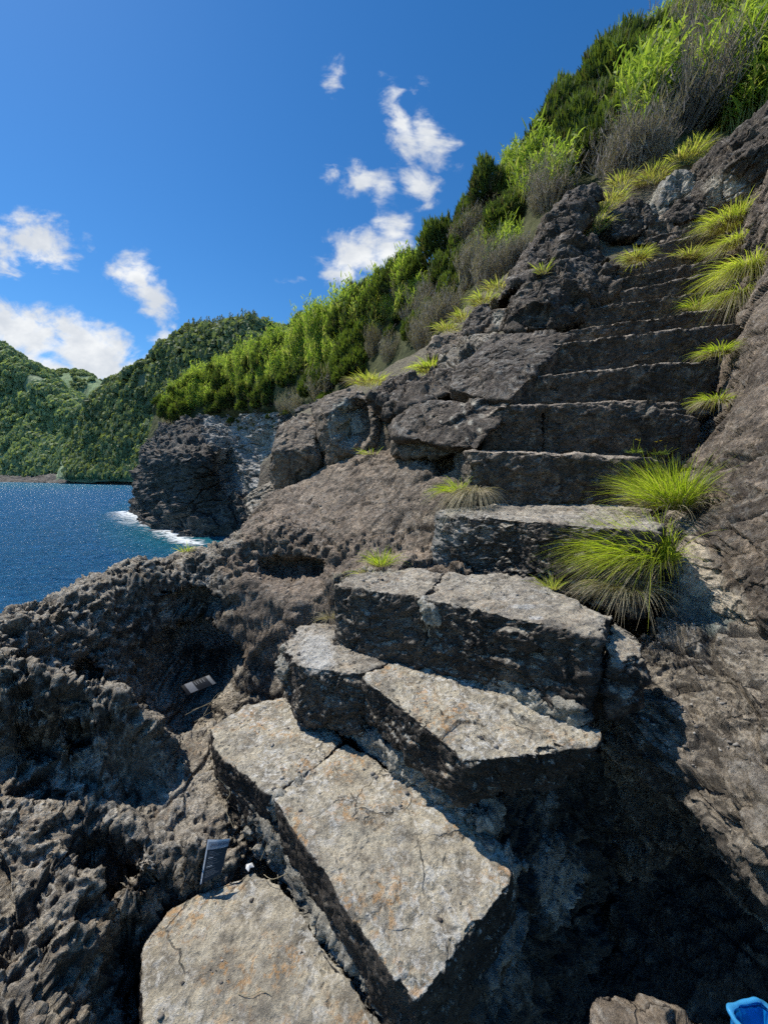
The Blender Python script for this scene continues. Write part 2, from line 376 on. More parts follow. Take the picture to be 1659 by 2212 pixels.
def hill_mat(name, a, b2, sc, rock=None):
    m, t, b, out = material(name); pos = world_pos(t)
    n1 = t.noise(pos, sc, 6, 0.65, 0.5); n2 = t.noise(pos, sc * 7, 6, 0.7)
    c = t.mix(t.ss(n1, 0.35, 0.65), a, b2); c = t.mix(0.6, c, t.mix(t.ss(n2, 0.3, 0.7), (0.4, 0.4, 0.4), (1.5, 1.5, 1.4)), 'MULTIPLY')
    if rock is not None: c = t.mix(t.attr('tint'), c, t.mix(t.ss(n2, 0.35, 0.65), tuple(x * 0.45 for x in rock), rock))
    t.put(b.inputs['Base Color'], c); b.inputs['Roughness'].default_value = 0.9; b.inputs['Specular IOR Level'].default_value = 0.1
    bp = t.node('ShaderNodeBump'); bp.inputs['Strength'].default_value = 0.8; bp.inputs['Distance'].default_value = 0.6 / sc * 0.1
    t.put(bp.inputs['Height'], n2); t.put(b.inputs['Normal'], bp.outputs[0])
    return m
M['hill'] = hill_mat('far_hill_ground', (0.18, 0.22, 0.14), (0.32, 0.38, 0.22), 0.02, rock=(0.26, 0.19, 0.145))  # ground colours lightened to imitate haze over the far hills
M['meadow'] = hill_mat('far_meadow', (0.20, 0.28, 0.14), (0.30, 0.38, 0.20), 0.01, rock=(0.1, 0.1, 0.08))
M['bank'] = hill_mat('vegetated_bank', (0.05, 0.058, 0.025), (0.11, 0.11, 0.05), 0.5, rock=(0.10, 0.08, 0.06))
M['shore'] = rock_mat('shore_boulders', (0.075, 0.069, 0.063), (0.165, 0.150, 0.135), (0.360, 0.330, 0.285), bsc=0.05)

def sea_mat():
    m, t, b, out = material('sea_water'); pos = world_pos(t)
    near = t.attr('tint')
    c = t.mix(near, (0.016, 0.15, 0.33), (0.018, 0.22, 0.26))
    t.put(b.inputs['Base Color'], c); b.inputs['Roughness'].default_value = 0.24; b.inputs['IOR'].default_value = 1.33
    p2 = t.vmath('MULTIPLY', pos, (1.0, 1.6, 1.0))
    h = t.math('ADD', t.noise(p2, 1.3, 7, 0.68, 0.3), t.math('MULTIPLY', t.noise(p2, 0.22, 4, 0.6), 2.2))
    bp = t.node('ShaderNodeBump'); bp.inputs['Strength'].default_value = 1.0; bp.inputs['Distance'].default_value = 1.0
    t.put(bp.inputs['Height'], h); t.put(b.inputs['Normal'], bp.outputs[0])
    return m
M['sea'] = sea_mat()
def foam_mat():
    m, t, b, out = material('sea_foam'); pos = world_pos(t)
    f = t.math('MULTIPLY', t.ss(t.math('ADD', t.noise(pos, 1.3, 7, 0.7, 0.8), t.math('MULTIPLY', t.attr('tint'), .14)), 0.52, 0.64), t.attr('tint'))
    b.inputs['Base Color'].default_value = (0.75, 0.8, 0.82, 1); b.inputs['Roughness'].default_value = 0.8
    tr = t.node('ShaderNodeBsdfTransparent'); ms = t.node('ShaderNodeMixShader'); t.put(ms.inputs[0], f)
    t.l.new(tr.outputs[0], ms.inputs[1]); t.l.new(b.outputs[0], ms.inputs[2]); t.l.new(ms.outputs[0], out.inputs[0])
    return m
M['foam'] = foam_mat()

# ------------------------------------------------------------------ world: sky with clouds, one sun
SUN_AZ, SUN_EL = -62.0, 57.0        # degrees from +Y (negative = to the left), degrees up
sd = np.array([math.sin(math.radians(SUN_AZ)) * math.cos(math.radians(SUN_EL)), math.cos(math.radians(SUN_AZ)) * math.cos(math.radians(SUN_EL)), math.sin(math.radians(SUN_EL))])
sun = bpy.data.lights.new('sun', 'SUN'); sun.energy = 5.0; sun.angle = math.radians(0.5); sun.color = (1.0, 0.955, 0.88)
so = bpy.data.objects.new('sun', sun); COL.objects.link(so)
so.rotation_euler = Vector([-float(c) for c in sd]).to_track_quat('-Z', 'Y').to_euler()
W = bpy.data.worlds.new('World'); scene.world = W; W.use_nodes = True
t = NT(W.node_tree); t.n.clear()
sky = t.node('ShaderNodeTexSky'); sky.sky_type = 'NISHITA'; sky.sun_disc = False
sky.sun_elevation = math.radians(SUN_EL); sky.sun_rotation = math.radians(SUN_AZ); sky.altitude = 0; sky.air_density = 1.0; sky.dust_density = 0.15; sky.ozone_density = 3.0
hs = t.node('ShaderNodeHueSaturation'); t.put(hs.inputs['Color'], sky.outputs[0]); hs.inputs['Saturation'].default_value = 1.30; hs.inputs['Value'].default_value = 1.0
skyc = t.mix(1.0, hs.outputs[0], (0.74, 0.90, 0.98), 'MULTIPLY')
D = t.node('ShaderNodeTexCoord').outputs['Generated']
sx = t.node('ShaderNodeSeparateXYZ', i_0=D)
inv = t.math('DIVIDE', 1.0, t.math('MAXIMUM', sx.outputs[1], 0.05))
ab = t.node('ShaderNodeCombineXYZ'); t.put(ab.inputs[0], t.math('MULTIPLY', sx.outputs[0], inv)); t.put(ab.inputs[1], t.math('MULTIPLY', sx.outputs[2], inv))
def clouds(lst):
    acc = None
    for (u, v, ru, rv, ang, k) in lst:
        c = P(u, v, 1.0)
        mp = t.node('ShaderNodeMapping'); mp.vector_type = 'TEXTURE'; t.put(mp.inputs[0], ab.outputs[0])
        mp.inputs['Location'].default_value = (c[0], c[2], 0); mp.inputs['Rotation'].default_value = (0, 0, math.radians(ang)); mp.inputs['Scale'].default_value = (ru / 830, rv / 830, 1)
        ln = t.vmath('LENGTH', mp.outputs[0], out=1)
        e = t.math('MULTIPLY', t.math('SUBTRACT', 1.0, ln), k)
        acc = e if acc is None else t.math('MAXIMUM', acc, e)
    return acc
CL = [(85, 520, 120, 62, -8, 1.0), (10, 545, 60, 60, 0, .7), (300, 600, 50, 75, 30, .75), (335, 655, 50, 80, 25, .95), (350, 725, 40, 35, 0, .5), (255, 590, 40, 30, 0, .5),
      (40, 720, 170, 75, -10, 1.1), (190, 765, 150, 85, -22, 1.2), (80, 690, 120, 40, -15, .7), (300, 790, 70, 40, -20, .8), (110, 795, 120, 40, -12, 1.0),
      (765, 545, 85, 55, 0, 1.0), (840, 545, 60, 45, 0, .9), (715, 515, 45, 28, 10, .55), (850, 490, 45, 45, 30, .55), (745, 590, 55, 40, 0, .7),
      (865, 250, 34, 95, 24, .8), (920, 285, 42, 100, 10, .9), (950, 325, 55, 42, -25, .8), (890, 310, 60, 50, -20, .6),
      (790, 390, 60, 42, 0, .75), (825, 410, 50, 50, -30, .7), (905, 400, 55, 48, 0, .75), (770, 375, 45, 40, 20, .6), (718, 373, 28, 22, 0, .5), (722, 170, 24, 42, -10, .32), (640, 607, 40, 15, 0, .3)]
env = clouds(CL)
nv = t.node('ShaderNodeMapping'); t.put(nv.inputs[0], ab.outputs[0]); nv.inputs['Rotation'].default_value = (0, 0, math.radians(25)); nv.inputs['Scale'].default_value = (0.8, 1.25, 1)
nn = t.noise(nv.outputs[0], 9.0, 9, 0.60, 0.55); nf = t.noise(nv.outputs[0], 30.0, 6, 0.6, 0.3)
dens = t.math('ADD', env, t.math('MULTIPLY', t.math('SUBTRACT', nn, 0.46), 2.3))
dens = t.math('ADD', dens, t.math('MULTIPLY', t.math('SUBTRACT', nf, 0.5), 0.95))
dens = t.math('MULTIPLY', dens, t.ss(env, -0.25, 0.12))
cm = t.math('MULTIPLY', t.ss(dens, 0.08, 0.85), 0.97)
cshade = t.mix(t.ss(t.noise(nv.outputs[0], 6.0, 5, 0.6), 0.4, 0.68), (4.9, 5.2, 5.6), (7.0, 7.1, 7.1))
skyc = t.mix(cm, skyc, cshade)
bg = t.node('ShaderNodeBackground'); t.put(bg.inputs[0], skyc); bg.inputs[1].default_value = 0.140
wo = t.node('ShaderNodeOutputWorld'); t.l.new(bg.outputs[0], wo.inputs[0])
scene.view_settings.view_transform = 'Standard'; scene.view_settings.look = 'None'; scene.view_settings.exposure = 0; scene.view_settings.gamma = 1
scene.render.engine = 'CYCLES'; scene.cycles.max_bounces = 5; scene.cycles.diffuse_bounces = 2; scene.cycles.glossy_bounces = 2; scene.cycles.transmission_bounces = 2; scene.cycles.use_adaptive_sampling = True; scene.cycles.adaptive_threshold = 0.025; scene.cycles.adaptive_min_samples = 32; scene.cycles.transparent_max_bounces = 8
scene.cycles.use_denoising = False; scene.cycles.sample_clamp_indirect = 8
# ------------------------------------------------------------------ bedrock on the left: a height field, honeycombed by the sea
Z = lambda u, v, z: PZ(u, v, z)
bed_cols = {0: '1480:1.66 1400:1.8', 60: '1450:1.9 1380:2.0 1312:2.15', 120: '1490:1.95 1440:2.05 1380:2.15 1297:2.35', 200: '1500:2.1 1440:2.25 1350:2.4 1268:2.6', 260: '1500:2.3 1420:2.45 1330:2.65 1237:2.9', 330: '1525:2.65 1440:2.75 1340:2.85 1270:2.95 1207:3.2', 400: '1595:2.55 1530:2.85 1470:2.96 1400:3.02 1345:3.08 1290:3.13 1240:3.25 1195:3.45', 460: '1580:2.45 1520:2.75 1470:2.92 1400:3.0 1340:3.06 1262:3.2 1174:3.6', 520: '1560:2.6 1500:2.75 1450:2.84 1380:2.90 1320:2.98 1270:3.06 1210:3.35 1152:3.8', 580: '1500:2.72 1440:2.78 1380:2.84 1320:2.9 1280:3.0 1225:3.4 1190:3.46 1140:3.62 1110:4.0 1072:4.5', 640: '1500:2.6 1440:2.66 1370:2.73 1320:2.82 1270:3.0 1232:3.3 1195:3.42 1140:3.7 1080:4.2 1045:4.6', 700: '1440:2.6 1300:2.76 1260:2.95 1220:3.2 1180:3.4 1110:3.8 1040:4.4 1010:4.8', 760: '1240:2.8 1200:3.1 1150:3.35 1080:3.8 1010:4.3 985:4.6', 850: '1235:2.76 1190:3.05 1130:3.25 1060:3.6 1000:4.0 980:4.3', 930: '1200:2.9 1150:3.05 1090:3.2 1050:3.35 1000:3.6 982:3.8', 1000: '1200:2.7 1100:3.0 1050:3.15 985:3.5'}
bed_z = {0: '2212,-1.50 2050,-1.49 1900,-1.45 1800,-1.38 1720,-1.30 1600,-1.2 1480,-.97', 60: '2212,-1.51 2050,-1.50 1900,-1.46 1740,-1.36 1620,-1.25 1505,-1.02', 120: '2212,-1.54 2050,-1.52 1900,-1.48 1800,-1.43 1740,-1.39 1640,-1.3 1528,-1.07', 200: '2212,-1.70 2050,-1.58 1900,-1.52 1750,-1.47 1660,-1.40 1542,-1.13', 260: '2212,-2.3 2100,-2.1 1990,-1.70 1900,-1.57 1800,-1.54 1740,-1.53 1680,-1.5 1555,-1.21', 330: '1960,-1.72 1900,-1.62 1800,-1.58 1740,-1.57 1690,-1.56 1600,-1.34', 400: '1960,-1.80 1900,-1.66 1800,-1.62 1740,-1.60 1680,-1.58 1630,-1.58', 460: '1900,-1.70 1800,-1.64 1740,-1.62 1660,-1.61 1610,-1.62', 520: '1900,-1.78 1800,-1.72'}
bed_pts = [Z(u, float(q.split(',')[0]), float(q.split(',')[1])) for u, c in bed_z.items() for q in c.split()]
bed_pts += [P(u, float(q.split(':')[0]), float(q.split(':')[1])) for u, c in bed_cols.items() for q in c.split()] + [
    # under the steps and the hollow on the right
    Z(700, 1450, -1.45), Z(640, 1600, -1.8), Z(900, 1500, -1.4), Z(1000, 1300, -0.98), Z(1150, 1250, -0.75), Z(1100, 1050, -0.3), Z(1200, 1450, -1.35), Z(700, 1800, -2.0), Z(620, 2100, -2.25), Z(900, 2000, -1.95), Z(400, 2212, -2.3),
    Z(1120, 1760, -1.62), Z(1190, 1690, -1.55), Z(1280, 1700, -1.75), Z(1150, 1850, -1.80), Z(1200, 1950, -2.25), Z(1100, 2050, -2.35), Z(1300, 1900, -2.35), Z(1300, 2212, -2.45), Z(1100, 2212, -2.5), Z(950, 2212, -2.4), Z(1350, 1700, -1.75), Z(1300, 1560, -1.5),
    (0, .45, -2.7), (.6, .5, -2.7), (-1, .4, -1.5), (-2.0, .3, -1.4), (1.5, .6, -2.5), (1.6, 1.6, -1.6), (1.5, 2.6, -.9), (1.4, 3.6, 0.0), (.6, 3.6, -.1), (-.4, 5.4, .25), (.5, 5.2, .5), (1.6, 4.6, .8),
    # seaward side falls away
    (-2.4, 1.5, -1.2), (-2.7, 2.1, -1.4), (-2.8, 2.7, -1.6), (-2.8, 3.3, -1.7), (-2.6, 3.9, -1.7), (-2.2, 4.4, -1.5), (-1.8, 4.9, -1.2), (-1.4, 5.5, -.9), (-3.3, 1.0, -2.4), (-3.6, 2.2, -3.0), (-3.6, 3.4, -3.6), (-3.2, 4.6, -3.7), (-2.6, 5.6, -3.4), (-1.6, 6.4, -2.6), (-4.6, 2.6, -5.2), (-4.4, 4.4, -5.6), (-3.6, 6.2, -5.4), (-.4, 6.6, -.2), (-2.8, 0.3, -2.0)]
ny = 680; nx = 1050
yy = 0.40 * np.exp(np.linspace(0, math.log(6.6 / 0.40), ny)); tt = np.linspace(-1.55, 0.92, nx)
XX = tt[None, :] * (yy[:, None] + 0.75); YY = np.repeat(yy[:, None], nx, 1)
fan = lambda x, y: np.stack([x / (y + .75), .8 * np.log(y)], -1)      # points are spread evenly in this chart
bp_ = np.array(bed_pts); ZZ = rbf(np.concatenate([fan(bp_[:, 0], bp_[:, 1]), bp_[:, 2:]], 1), fan(XX.ravel(), YY.ravel()), smooth=0.0015)
V = np.stack([XX.ravel(), YY.ravel(), ZZ], 1).astype(f32); F = grid_faces(ny, nx)
pu, pv = project(V)
V0 = V.copy()
for (u, v, ru, rv, vec) in [(415, 1440, 105, 100, (-.06, .42, -.02)), (400, 1305, 75, 34, (0, .2, .02)), (632, 1228, 80, 30, (.02, .22, -.06)), (190, 1452, 34, 24, (-.08, .14, -.10)), (85, 1610, 36, 30, (-.08, .10, -.10)), (170, 1585, 30, 24, (-.05, .08, -.08)), (300, 1900, 40, 24, (-.02, .05, -.08)), (265, 2120, 60, 130, (.0, .0, -.12))]:
    q = np.sqrt(((pu - u) / ru) ** 2 + ((pv - v) / rv) ** 2) + .16 * perlin(V0 * 5) + .07 * perlin(V0 * 15)
    V = V + np.asarray(vec, f32)[None] * sstep(1.0, .72, q)[:, None].astype(f32) * (V0[:, 1:2] > .6)
N = vnormals(V, F)
def blob(u, v, ru, rv): return np.clip(1.25 - np.sqrt(((pu - u) / ru) ** 2 + ((pv - v) / rv) ** 2), 0, 1)
def blobs(lst): return np.clip(np.max([blob(*q) * 1.6 for q in lst], axis=0), 0, 1).astype(f32)
holes = blobs([(140, 1390, 230, 120), (330, 1235, 210, 55), (480, 1200, 130, 55), (120, 1560, 260, 130), (90, 1720, 140, 90), (440, 1830, 110, 70), (330, 1890, 110, 80), (150, 2000, 230, 180), (60, 2150, 120, 120), (640, 1190, 120, 40), (1000, 1180, 90, 40)])
smoothz = blobs([(760, 1090, 200, 70), (900, 1040, 120, 60), (390, 1750, 110, 120), (260, 1630, 110, 60), (800, 1070, 240, 80), (430, 1430, 90, 70), (600, 1290, 110, 40)])
L = [('fbm', 2.3, 0.022, 3, None), ('facet', 3.5, 0.035, 1, None), ('flake', 6, 0.014, 3, None), ('facet', 10, 0.016, 1, None), ('crack', 2.6, 0.03, 1, (1, .6, 1)), ('facet', 24, 0.006, 1, None), ('crack', 7, 0.012, 1, None)]
d1, cav = rough(V, N, L, 1.0)
d2, cav2 = rough(V, N, [('ridge', 30, 0.005, 4, None), ('fbm', 80, 0.003, 3, None)], 2.0)
d = d1 * (1 - 0.5 * smoothz) + d2 * (1 - 0.4 * smoothz)
Wp = V + 0.03 * np.stack([perlin(V * 9 + 3), perlin(V * 9 + 31), perlin(V * 9 + 57)], 1)
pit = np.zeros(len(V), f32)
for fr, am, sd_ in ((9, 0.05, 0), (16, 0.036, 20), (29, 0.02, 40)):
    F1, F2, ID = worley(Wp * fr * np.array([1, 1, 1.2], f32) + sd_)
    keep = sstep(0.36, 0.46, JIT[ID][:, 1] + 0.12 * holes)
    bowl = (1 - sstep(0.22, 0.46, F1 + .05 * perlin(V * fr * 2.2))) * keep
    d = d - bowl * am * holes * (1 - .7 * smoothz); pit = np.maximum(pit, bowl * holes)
Ns = vnormals(V0, F); Nd = N + Ns * 1.2; Nd /= np.linalg.norm(Nd, axis=1)[:, None]
V = V + Nd * d[:, None]
band = sstep(0.5, 0.2, np.abs(pv - 1400) / 100) * sstep(1.2, .8, np.abs(pu - 425) / 85)
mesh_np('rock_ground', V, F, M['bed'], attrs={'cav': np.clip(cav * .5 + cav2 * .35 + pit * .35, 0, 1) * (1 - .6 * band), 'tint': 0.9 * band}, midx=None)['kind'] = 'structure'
# brown slab colouring as a second material on the far faces of the same sheet
me = bpy.data.objects['rock_ground'].data; me.materials.append(M['slab'])
sl = (pv[F].mean(1) < 1235 + 30 * perlin(V[F[:, 0]] * 4)) & (pu[F].mean(1) > 500 + 60 * perlin(V[F[:, 0]] * 3 + 9)) & (V[F[:, 0], 1] > 2)
sl |= (np.abs(pu[F].mean(1) - 610) < 110) & (np.abs(pv[F].mean(1) - 1320) < 120) & (V[F[:, 0], 1] > 2)
me.materials.append(M['hollow']); hz = (pu[F].mean(1) > 960) & (pv[F].mean(1) > 1560) & (XX.ravel()[F[:, 0]] > .15)  # the sheet inside the hollow takes the same shade-darkened colour
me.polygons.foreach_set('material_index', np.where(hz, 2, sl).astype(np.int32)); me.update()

# ------------------------------------------------------------------ step stones
G_ST = 'stone steps climbing the rock'
def slab(top, drop, back=None, skew=(0, 0), name='step_stone'):
    t = np.array(top); b = t.copy(); c = t.mean(0)
    b[:, :2] = c[:2] + (b[:, :2] - c[:2]) * 0.99 + np.array(skew); b[:, 2] -= drop
    return np.concatenate([t, b])
def step(label, pts, mat, res, axis, seed, p=70, layers=ST, amp=1.0, attr_fn=None, carve=None, cap=420):
    o = hull_rock('step_stone', pts, M[mat], res, p, layers, seed, axis=axis, amp=amp, attr_fn=attr_fn, carve=carve, cap=cap, flat=.5, edge=.017)
    return tag(o, label, 'step stone', G_ST)
TOPL = [('fbm', 2.0, 0.014, 3, None), ('flake', 5, 0.008, 4, None), ('facet', 9, 0.006, 1, None), ('facet', 24, 0.004, 1, None), ('ridge', 22, 0.0035, 3, None), ('fbm', 60, 0.002, 2, None)]
RIS = [('fbm', 2.0, 0.016, 3, None), ('facet', 5, 0.018, 1, (1, 1, 1.4)), ('flake', 9, 0.008, 3, (1, 1, 1.8)), ('facet', 13, 0.013, 1, (1, 1, 1.6)), ('facet', 28, 0.007, 1, (1, 1, 1.6)), ('ridge', 30, 0.003, 3, None), ('fbm', 60, 0.0025, 2, None)]
ax_lo = Z(870, 2212, -1.42) - Z(580, 1725, -1.42)
s1 = step('pale worn flat slab at the very bottom of the stairs, running out of the picture', slab([Z(302, 2040, -1.73), Z(365, 1958, -1.72), Z(545, 1882, -1.71), Z(610, 1915, -1.71), Z(905, 2330, -1.73), Z(900, 2500, -1.76), Z(320, 2420, -1.78), Z(300, 2212, -1.75)], .4), 'step_top', 0.006, ax_lo, 1.0, layers=TOPL)
s2a = step('short squarish stone speckled with white and orange lichen, left half of the second step', slab([Z(452, 1572, -1.42), Z(530, 1520, -1.42), Z(622, 1508, -1.42), Z(738, 1592, -1.42), Z(702, 1640, -1.42), Z(580, 1716, -1.43), Z(470, 1625, -1.42)], .36), 'step_top', 0.006, ax_lo, 2.0, layers=TOPL)
s2b = step('long stone with orange lichen, right half of the second step, reaching towards the viewer', slab([Z(588, 1722, -1.43), Z(716, 1642, -1.42), Z(748, 1602, -1.42), Z(1000, 1762, -1.42), Z(1120, 1855, -1.43), Z(1085, 1925, -1.44), Z(1000, 2010, -1.45), Z(930, 2130, -1.48), Z(900, 2180, -1.5), Z(800, 2040, -1.46)], .42, skew=(.02, .03)), 'step_top', 0.0055, ax_lo, 3.0, layers=TOPL)
ax3 = Z(1060, 1640, -1.02) - Z(780, 1462, -1.02)
def whitepatch(u, v, ru, rv, k=1.0):
    def fn(V):
        a, b = project(V); n = perlin(V * 22) * 0.35 + perlin(V * 60) * .2
        return np.clip((1.15 - np.sqrt(((a - u) / ru) ** 2 + ((b - v) / rv) ** 2) + n) * 2.2, 0, 1) * k
    return fn
s3a = step('dark block with a white scraped patch, left half of the third step', slab([Z(612, 1385, -1.02), Z(650, 1352, -1.0), Z(745, 1342, -1.0), Z(888, 1412, -1.01), Z(778, 1456, -1.02), Z(700, 1436, -1.03), Z(640, 1440, -1.04)], .36), 'step_mid', 0.007, ax3, 4.0, layers=RIS, attr_fn=whitepatch(685, 1412, 38, 50, 0.9))
s3b = step('pale topped long slab jutting over the dark hollow, right half of the third step', slab([Z(784, 1464, -1.02), Z(896, 1412, -1.01), Z(1100, 1490, -1.0), Z(1288, 1582, -1.0), Z(1280, 1612, -1.01), Z(1200, 1625, -1.02), Z(1062, 1642, -1.04), Z(1010, 1650, -1.05), Z(900, 1560, -1.03)], .24, skew=(-.03, .09)), 'step_top', 0.006, ax3, 5.0, layers=RIS, amp=.85)
ax4 = Z(1280, 1372, -.64) - Z(910, 1285, -.62)
s4a = step('shorter dark block with a grassy edge, left half of the fourth step', slab([Z(722, 1262, -.64), Z(760, 1238, -.62), Z(900, 1228, -.6), Z(960, 1240, -.6), Z(915, 1290, -.62), Z(800, 1275, -.63)], .40, skew=(-.01, 0)), 'step_mid', 0.008, ax4, 6.0, layers=RIS)
s4b = step('long slab with two small white patches on top, under the biggest grass tuft', slab([Z(915, 1292, -.63), Z(962, 1238, -.6), Z(1120, 1240, -.58), Z(1322, 1330, -.6), Z(1290, 1375, -.62), Z(1080, 1325, -.63)], .42, skew=(-.01, .03)), 'step_mid', 0.007, ax4, 7.0, layers=RIS, attr_fn=lambda V: np.maximum(whitepatch(1130, 1311, 30, 6)(V), whitepatch(1155, 1335, 18, 5)(V)))
s4c = step('small rough block wedged at the right end of the fourth step', slab([Z(1298, 1372, -.66), Z(1325, 1338, -.64), Z(1385, 1372, -.67), Z(1392, 1425, -.72), Z(1320, 1440, -.74)], .22), 'step_mid', 0.009, ax4, 8.0, layers=RIS)
s4d = step('lower rough block below the small wedge beside the dark gap', slab([Z(1285, 1448, -.86), Z(1330, 1400, -.86), Z(1392, 1440, -.88), Z(1350, 1490, -.93)], .32), 'step_mid', 0.009, ax4, 8.6, layers=RIS)
def rubble(umax, k=.85):
    def fn(V):
        a, b = project(V); n = perlin(V * 7) * .5 + perlin(V * 18) * .35
        return np.clip((umax - a) / 110 - .25 + n * 2.2, 0, 1) * k
    return fn
ax5 = np.array([1, -.75, 0])
s5 = step('fifth step stone with grey mortar crumbling at its left end', slab([Z(937, 1108, -.27), Z(985, 1092, -.25), P(1100, 1085, 3.0), P(1400, 1095, 2.7), Z(1430, 1150, -.27), Z(1290, 1138, -.27), Z(1100, 1122, -.27)], .44, skew=(-.02, .03)), 'step_mid', 0.009, ax5, 9.0, layers=RIS, attr_fn=rubble(1050, .45))
def fstep(label, line, back, drop, mat, seed, res=.011, attr_fn=None, tilt=.03, amp=1.0):
    Fp = np.array([P(*q) for q in line]); bk = Fp + np.array([0, back, tilt]); bt = np.concatenate([Fp + np.array([0, .03, -drop]), bk + np.array([0, 0, -drop])])
    return step(label, np.concatenate([Fp, bk, bt]), mat, res, Fp[-1] - Fp[0], seed, layers=RIS, attr_fn=attr_fn, amp=amp)
s6 = fstep('sixth step stone at eye height, mortar in its left end, grass at its right', [(1012, 972, 3.0), (1180, 976, 2.85), (1330, 984, 2.72), (1440, 994, 2.62)], .55, .46, 'step_up', 10.0, attr_fn=rubble(1110, .4))
s7a = fstep('seventh step, left block with rounded corner', [(1045, 905, 3.32), (1078, 878, 3.3), (1178, 873, 3.26)], .5, .48, 'step_up', 11.0)
s7b = fstep('seventh step, long right block with a white scratch near its top', [(1182, 872, 3.26), (1300, 866, 3.2), (1400, 864, 3.14), (1460, 868, 3.1), (1510, 905, 3.0)], .5, .50, 'step_up', 12.0, attr_fn=whitepatch(1402, 890, 16, 9))
up = [((1118, 812), (1300, 800), (1440, 782), (1510, 776), 3.62, 3.46), ((1178, 742), (1330, 730), (1440, 712), (1580, 700), 3.98, 3.82), ((1236, 706), (1330, 697), (1440, 682), (1560, 668), 4.32, 4.18), ((1258, 664), (1340, 655), (1440, 640), (1545, 622), 4.66, 4.52),
      ((1325, 632), (1400, 618), (1470, 602), (1560, 582), 5.0, 4.88), ((1350, 600), (1420, 586), (1480, 572), (1560, 556), 5.34, 5.22), ((1365, 573), (1420, 560), (1480, 545), (1560, 528), 5.68, 5.56), ((1378, 543), (1430, 527), (1480, 512), (1570, 492), 6.02, 5.9), ((1425, 512), (1460, 498), (1500, 487), (1560, 470), 6.36, 6.26)]
nm = ['eighth', 'ninth', 'tenth', 'eleventh', 'twelfth', 'thirteenth', 'fourteenth', 'fifteenth', 'topmost']
ex = ['beside the sloping dark ramp', 'its left end meeting the dark ramp', 'just above the dark ramp', 'with a short block in its left corner', 'below the shadowed corner under the big boulder', 'at the right of the big boulder', 'right of the yellow grass on the boulder edge', 'with a yellowish grass clump on it', 'below the loose rocks']
for k, (a, b, c, d_, Ya, Yb) in enumerate(up):
    a = (a[0] - (30 if k > 3 else 0), a[1] + 4); d_ = (d_[0] + 45, d_[1] - 4); Ys = np.linspace(Ya, Yb, 4)
    fstep(f'{nm[k]} dark step from the bottom, {ex[k]}', [(*a, Ys[0]), (*b, Ys[1]), (*c, Ys[2]), (*d_, Ys[3])], .5, .5, 'step_up', 13.0 + k, res=.012)
# crumbly mortar beds: parts of the step above them
MOR = [('fbm', 5, 0.035, 3, None), ('facet', 14, 0.02, 1, None), ('ridge', 22, 0.010, 3, None), ('facet', 40, 0.010, 1, None), ('fbm', 70, 0.006, 2, None)]
def mortar(parent, pts, seed, res=.008):
    o = hull_rock('mortar_bed', pts, M['mortar'], res, 14, MOR, seed); mw = parent.location.copy()
    o.parent = parent; o.location = o.location - mw; return o
def strip(line, z0, z1, w):
    A = np.array([Z(u, v, z) for u, v, z in line]); off = np.array(w)
    return np.concatenate([A + [0, 0, z1], A + [0, 0, z0], A + off + [0, 0, z1], A + off + [0, 0, z0]])
bk = np.array([.1, .12, 0])
mortar(s3a, strip([(640, 1500, -1.40), (790, 1600, -1.40)], -.05, .08, bk), 31)
mortar(s3b, strip([(770, 1590, -1.40), (870, 1670, -1.40), (960, 1730, -1.40)], -.06, .07, bk), 32)
mortar(s3b, strip([(930, 1715, -1.40), (1050, 1800, -1.42)], -.05, .035, bk * .8), 33)
mortar(s4a, strip([(735, 1345, -.98), (900, 1408, -.98)], -.03, .07, bk), 34)
mortar(s4b, strip([(880, 1402, -.98), (1060, 1470, -.98)], -.05, .07, bk), 35)
mortar(s4b, strip([(1040, 1465, -.98), (1250, 1562, -.98)], -.06, .05, bk), 36)
mortar(s4a, [Z(905, 1300, -.64), Z(930, 1280, -.64), Z(940, 1320, -.66), Z(935, 1390, -.95), Z(905, 1400, -.96), Z(965, 1400, -.95), Z(960, 1340, -.8)], 37)
mortar(s2a, strip([(480, 1690, -1.60), (560, 1800, -1.64), (610, 1860, -1.66)], -.14, .06, (.10, .06, 0)), 38)
mortar(s2b, strip([(600, 1860, -1.68), (680, 1990, -1.70), (780, 2130, -1.71), (860, 2240, -1.72)], -.08, .035, (.10, .06, 0)), 39)
mortar(s2a, [Z(700, 1650, -1.44), Z(720, 1640, -1.44), Z(590, 1725, -1.45), Z(600, 1735, -1.45), Z(590, 1790, -1.62), Z(575, 1780, -1.62)], 40)
mortar(s3a, [Z(612, 1390, -1.06), Z(640, 1395, -1.05), Z(640, 1450, -1.15), Z(612, 1450, -1.15), Z(612, 1490, -1.34), Z(640, 1500, -1.34)], 41)
mortar(s2b, [Z(1020, 1795, -1.42), Z(1100, 1850, -1.43), Z(1138, 1868, -1.45), Z(1090, 1900, -1.47), Z(1040, 1870, -1.55), Z(1120, 1900, -1.55)], 44)

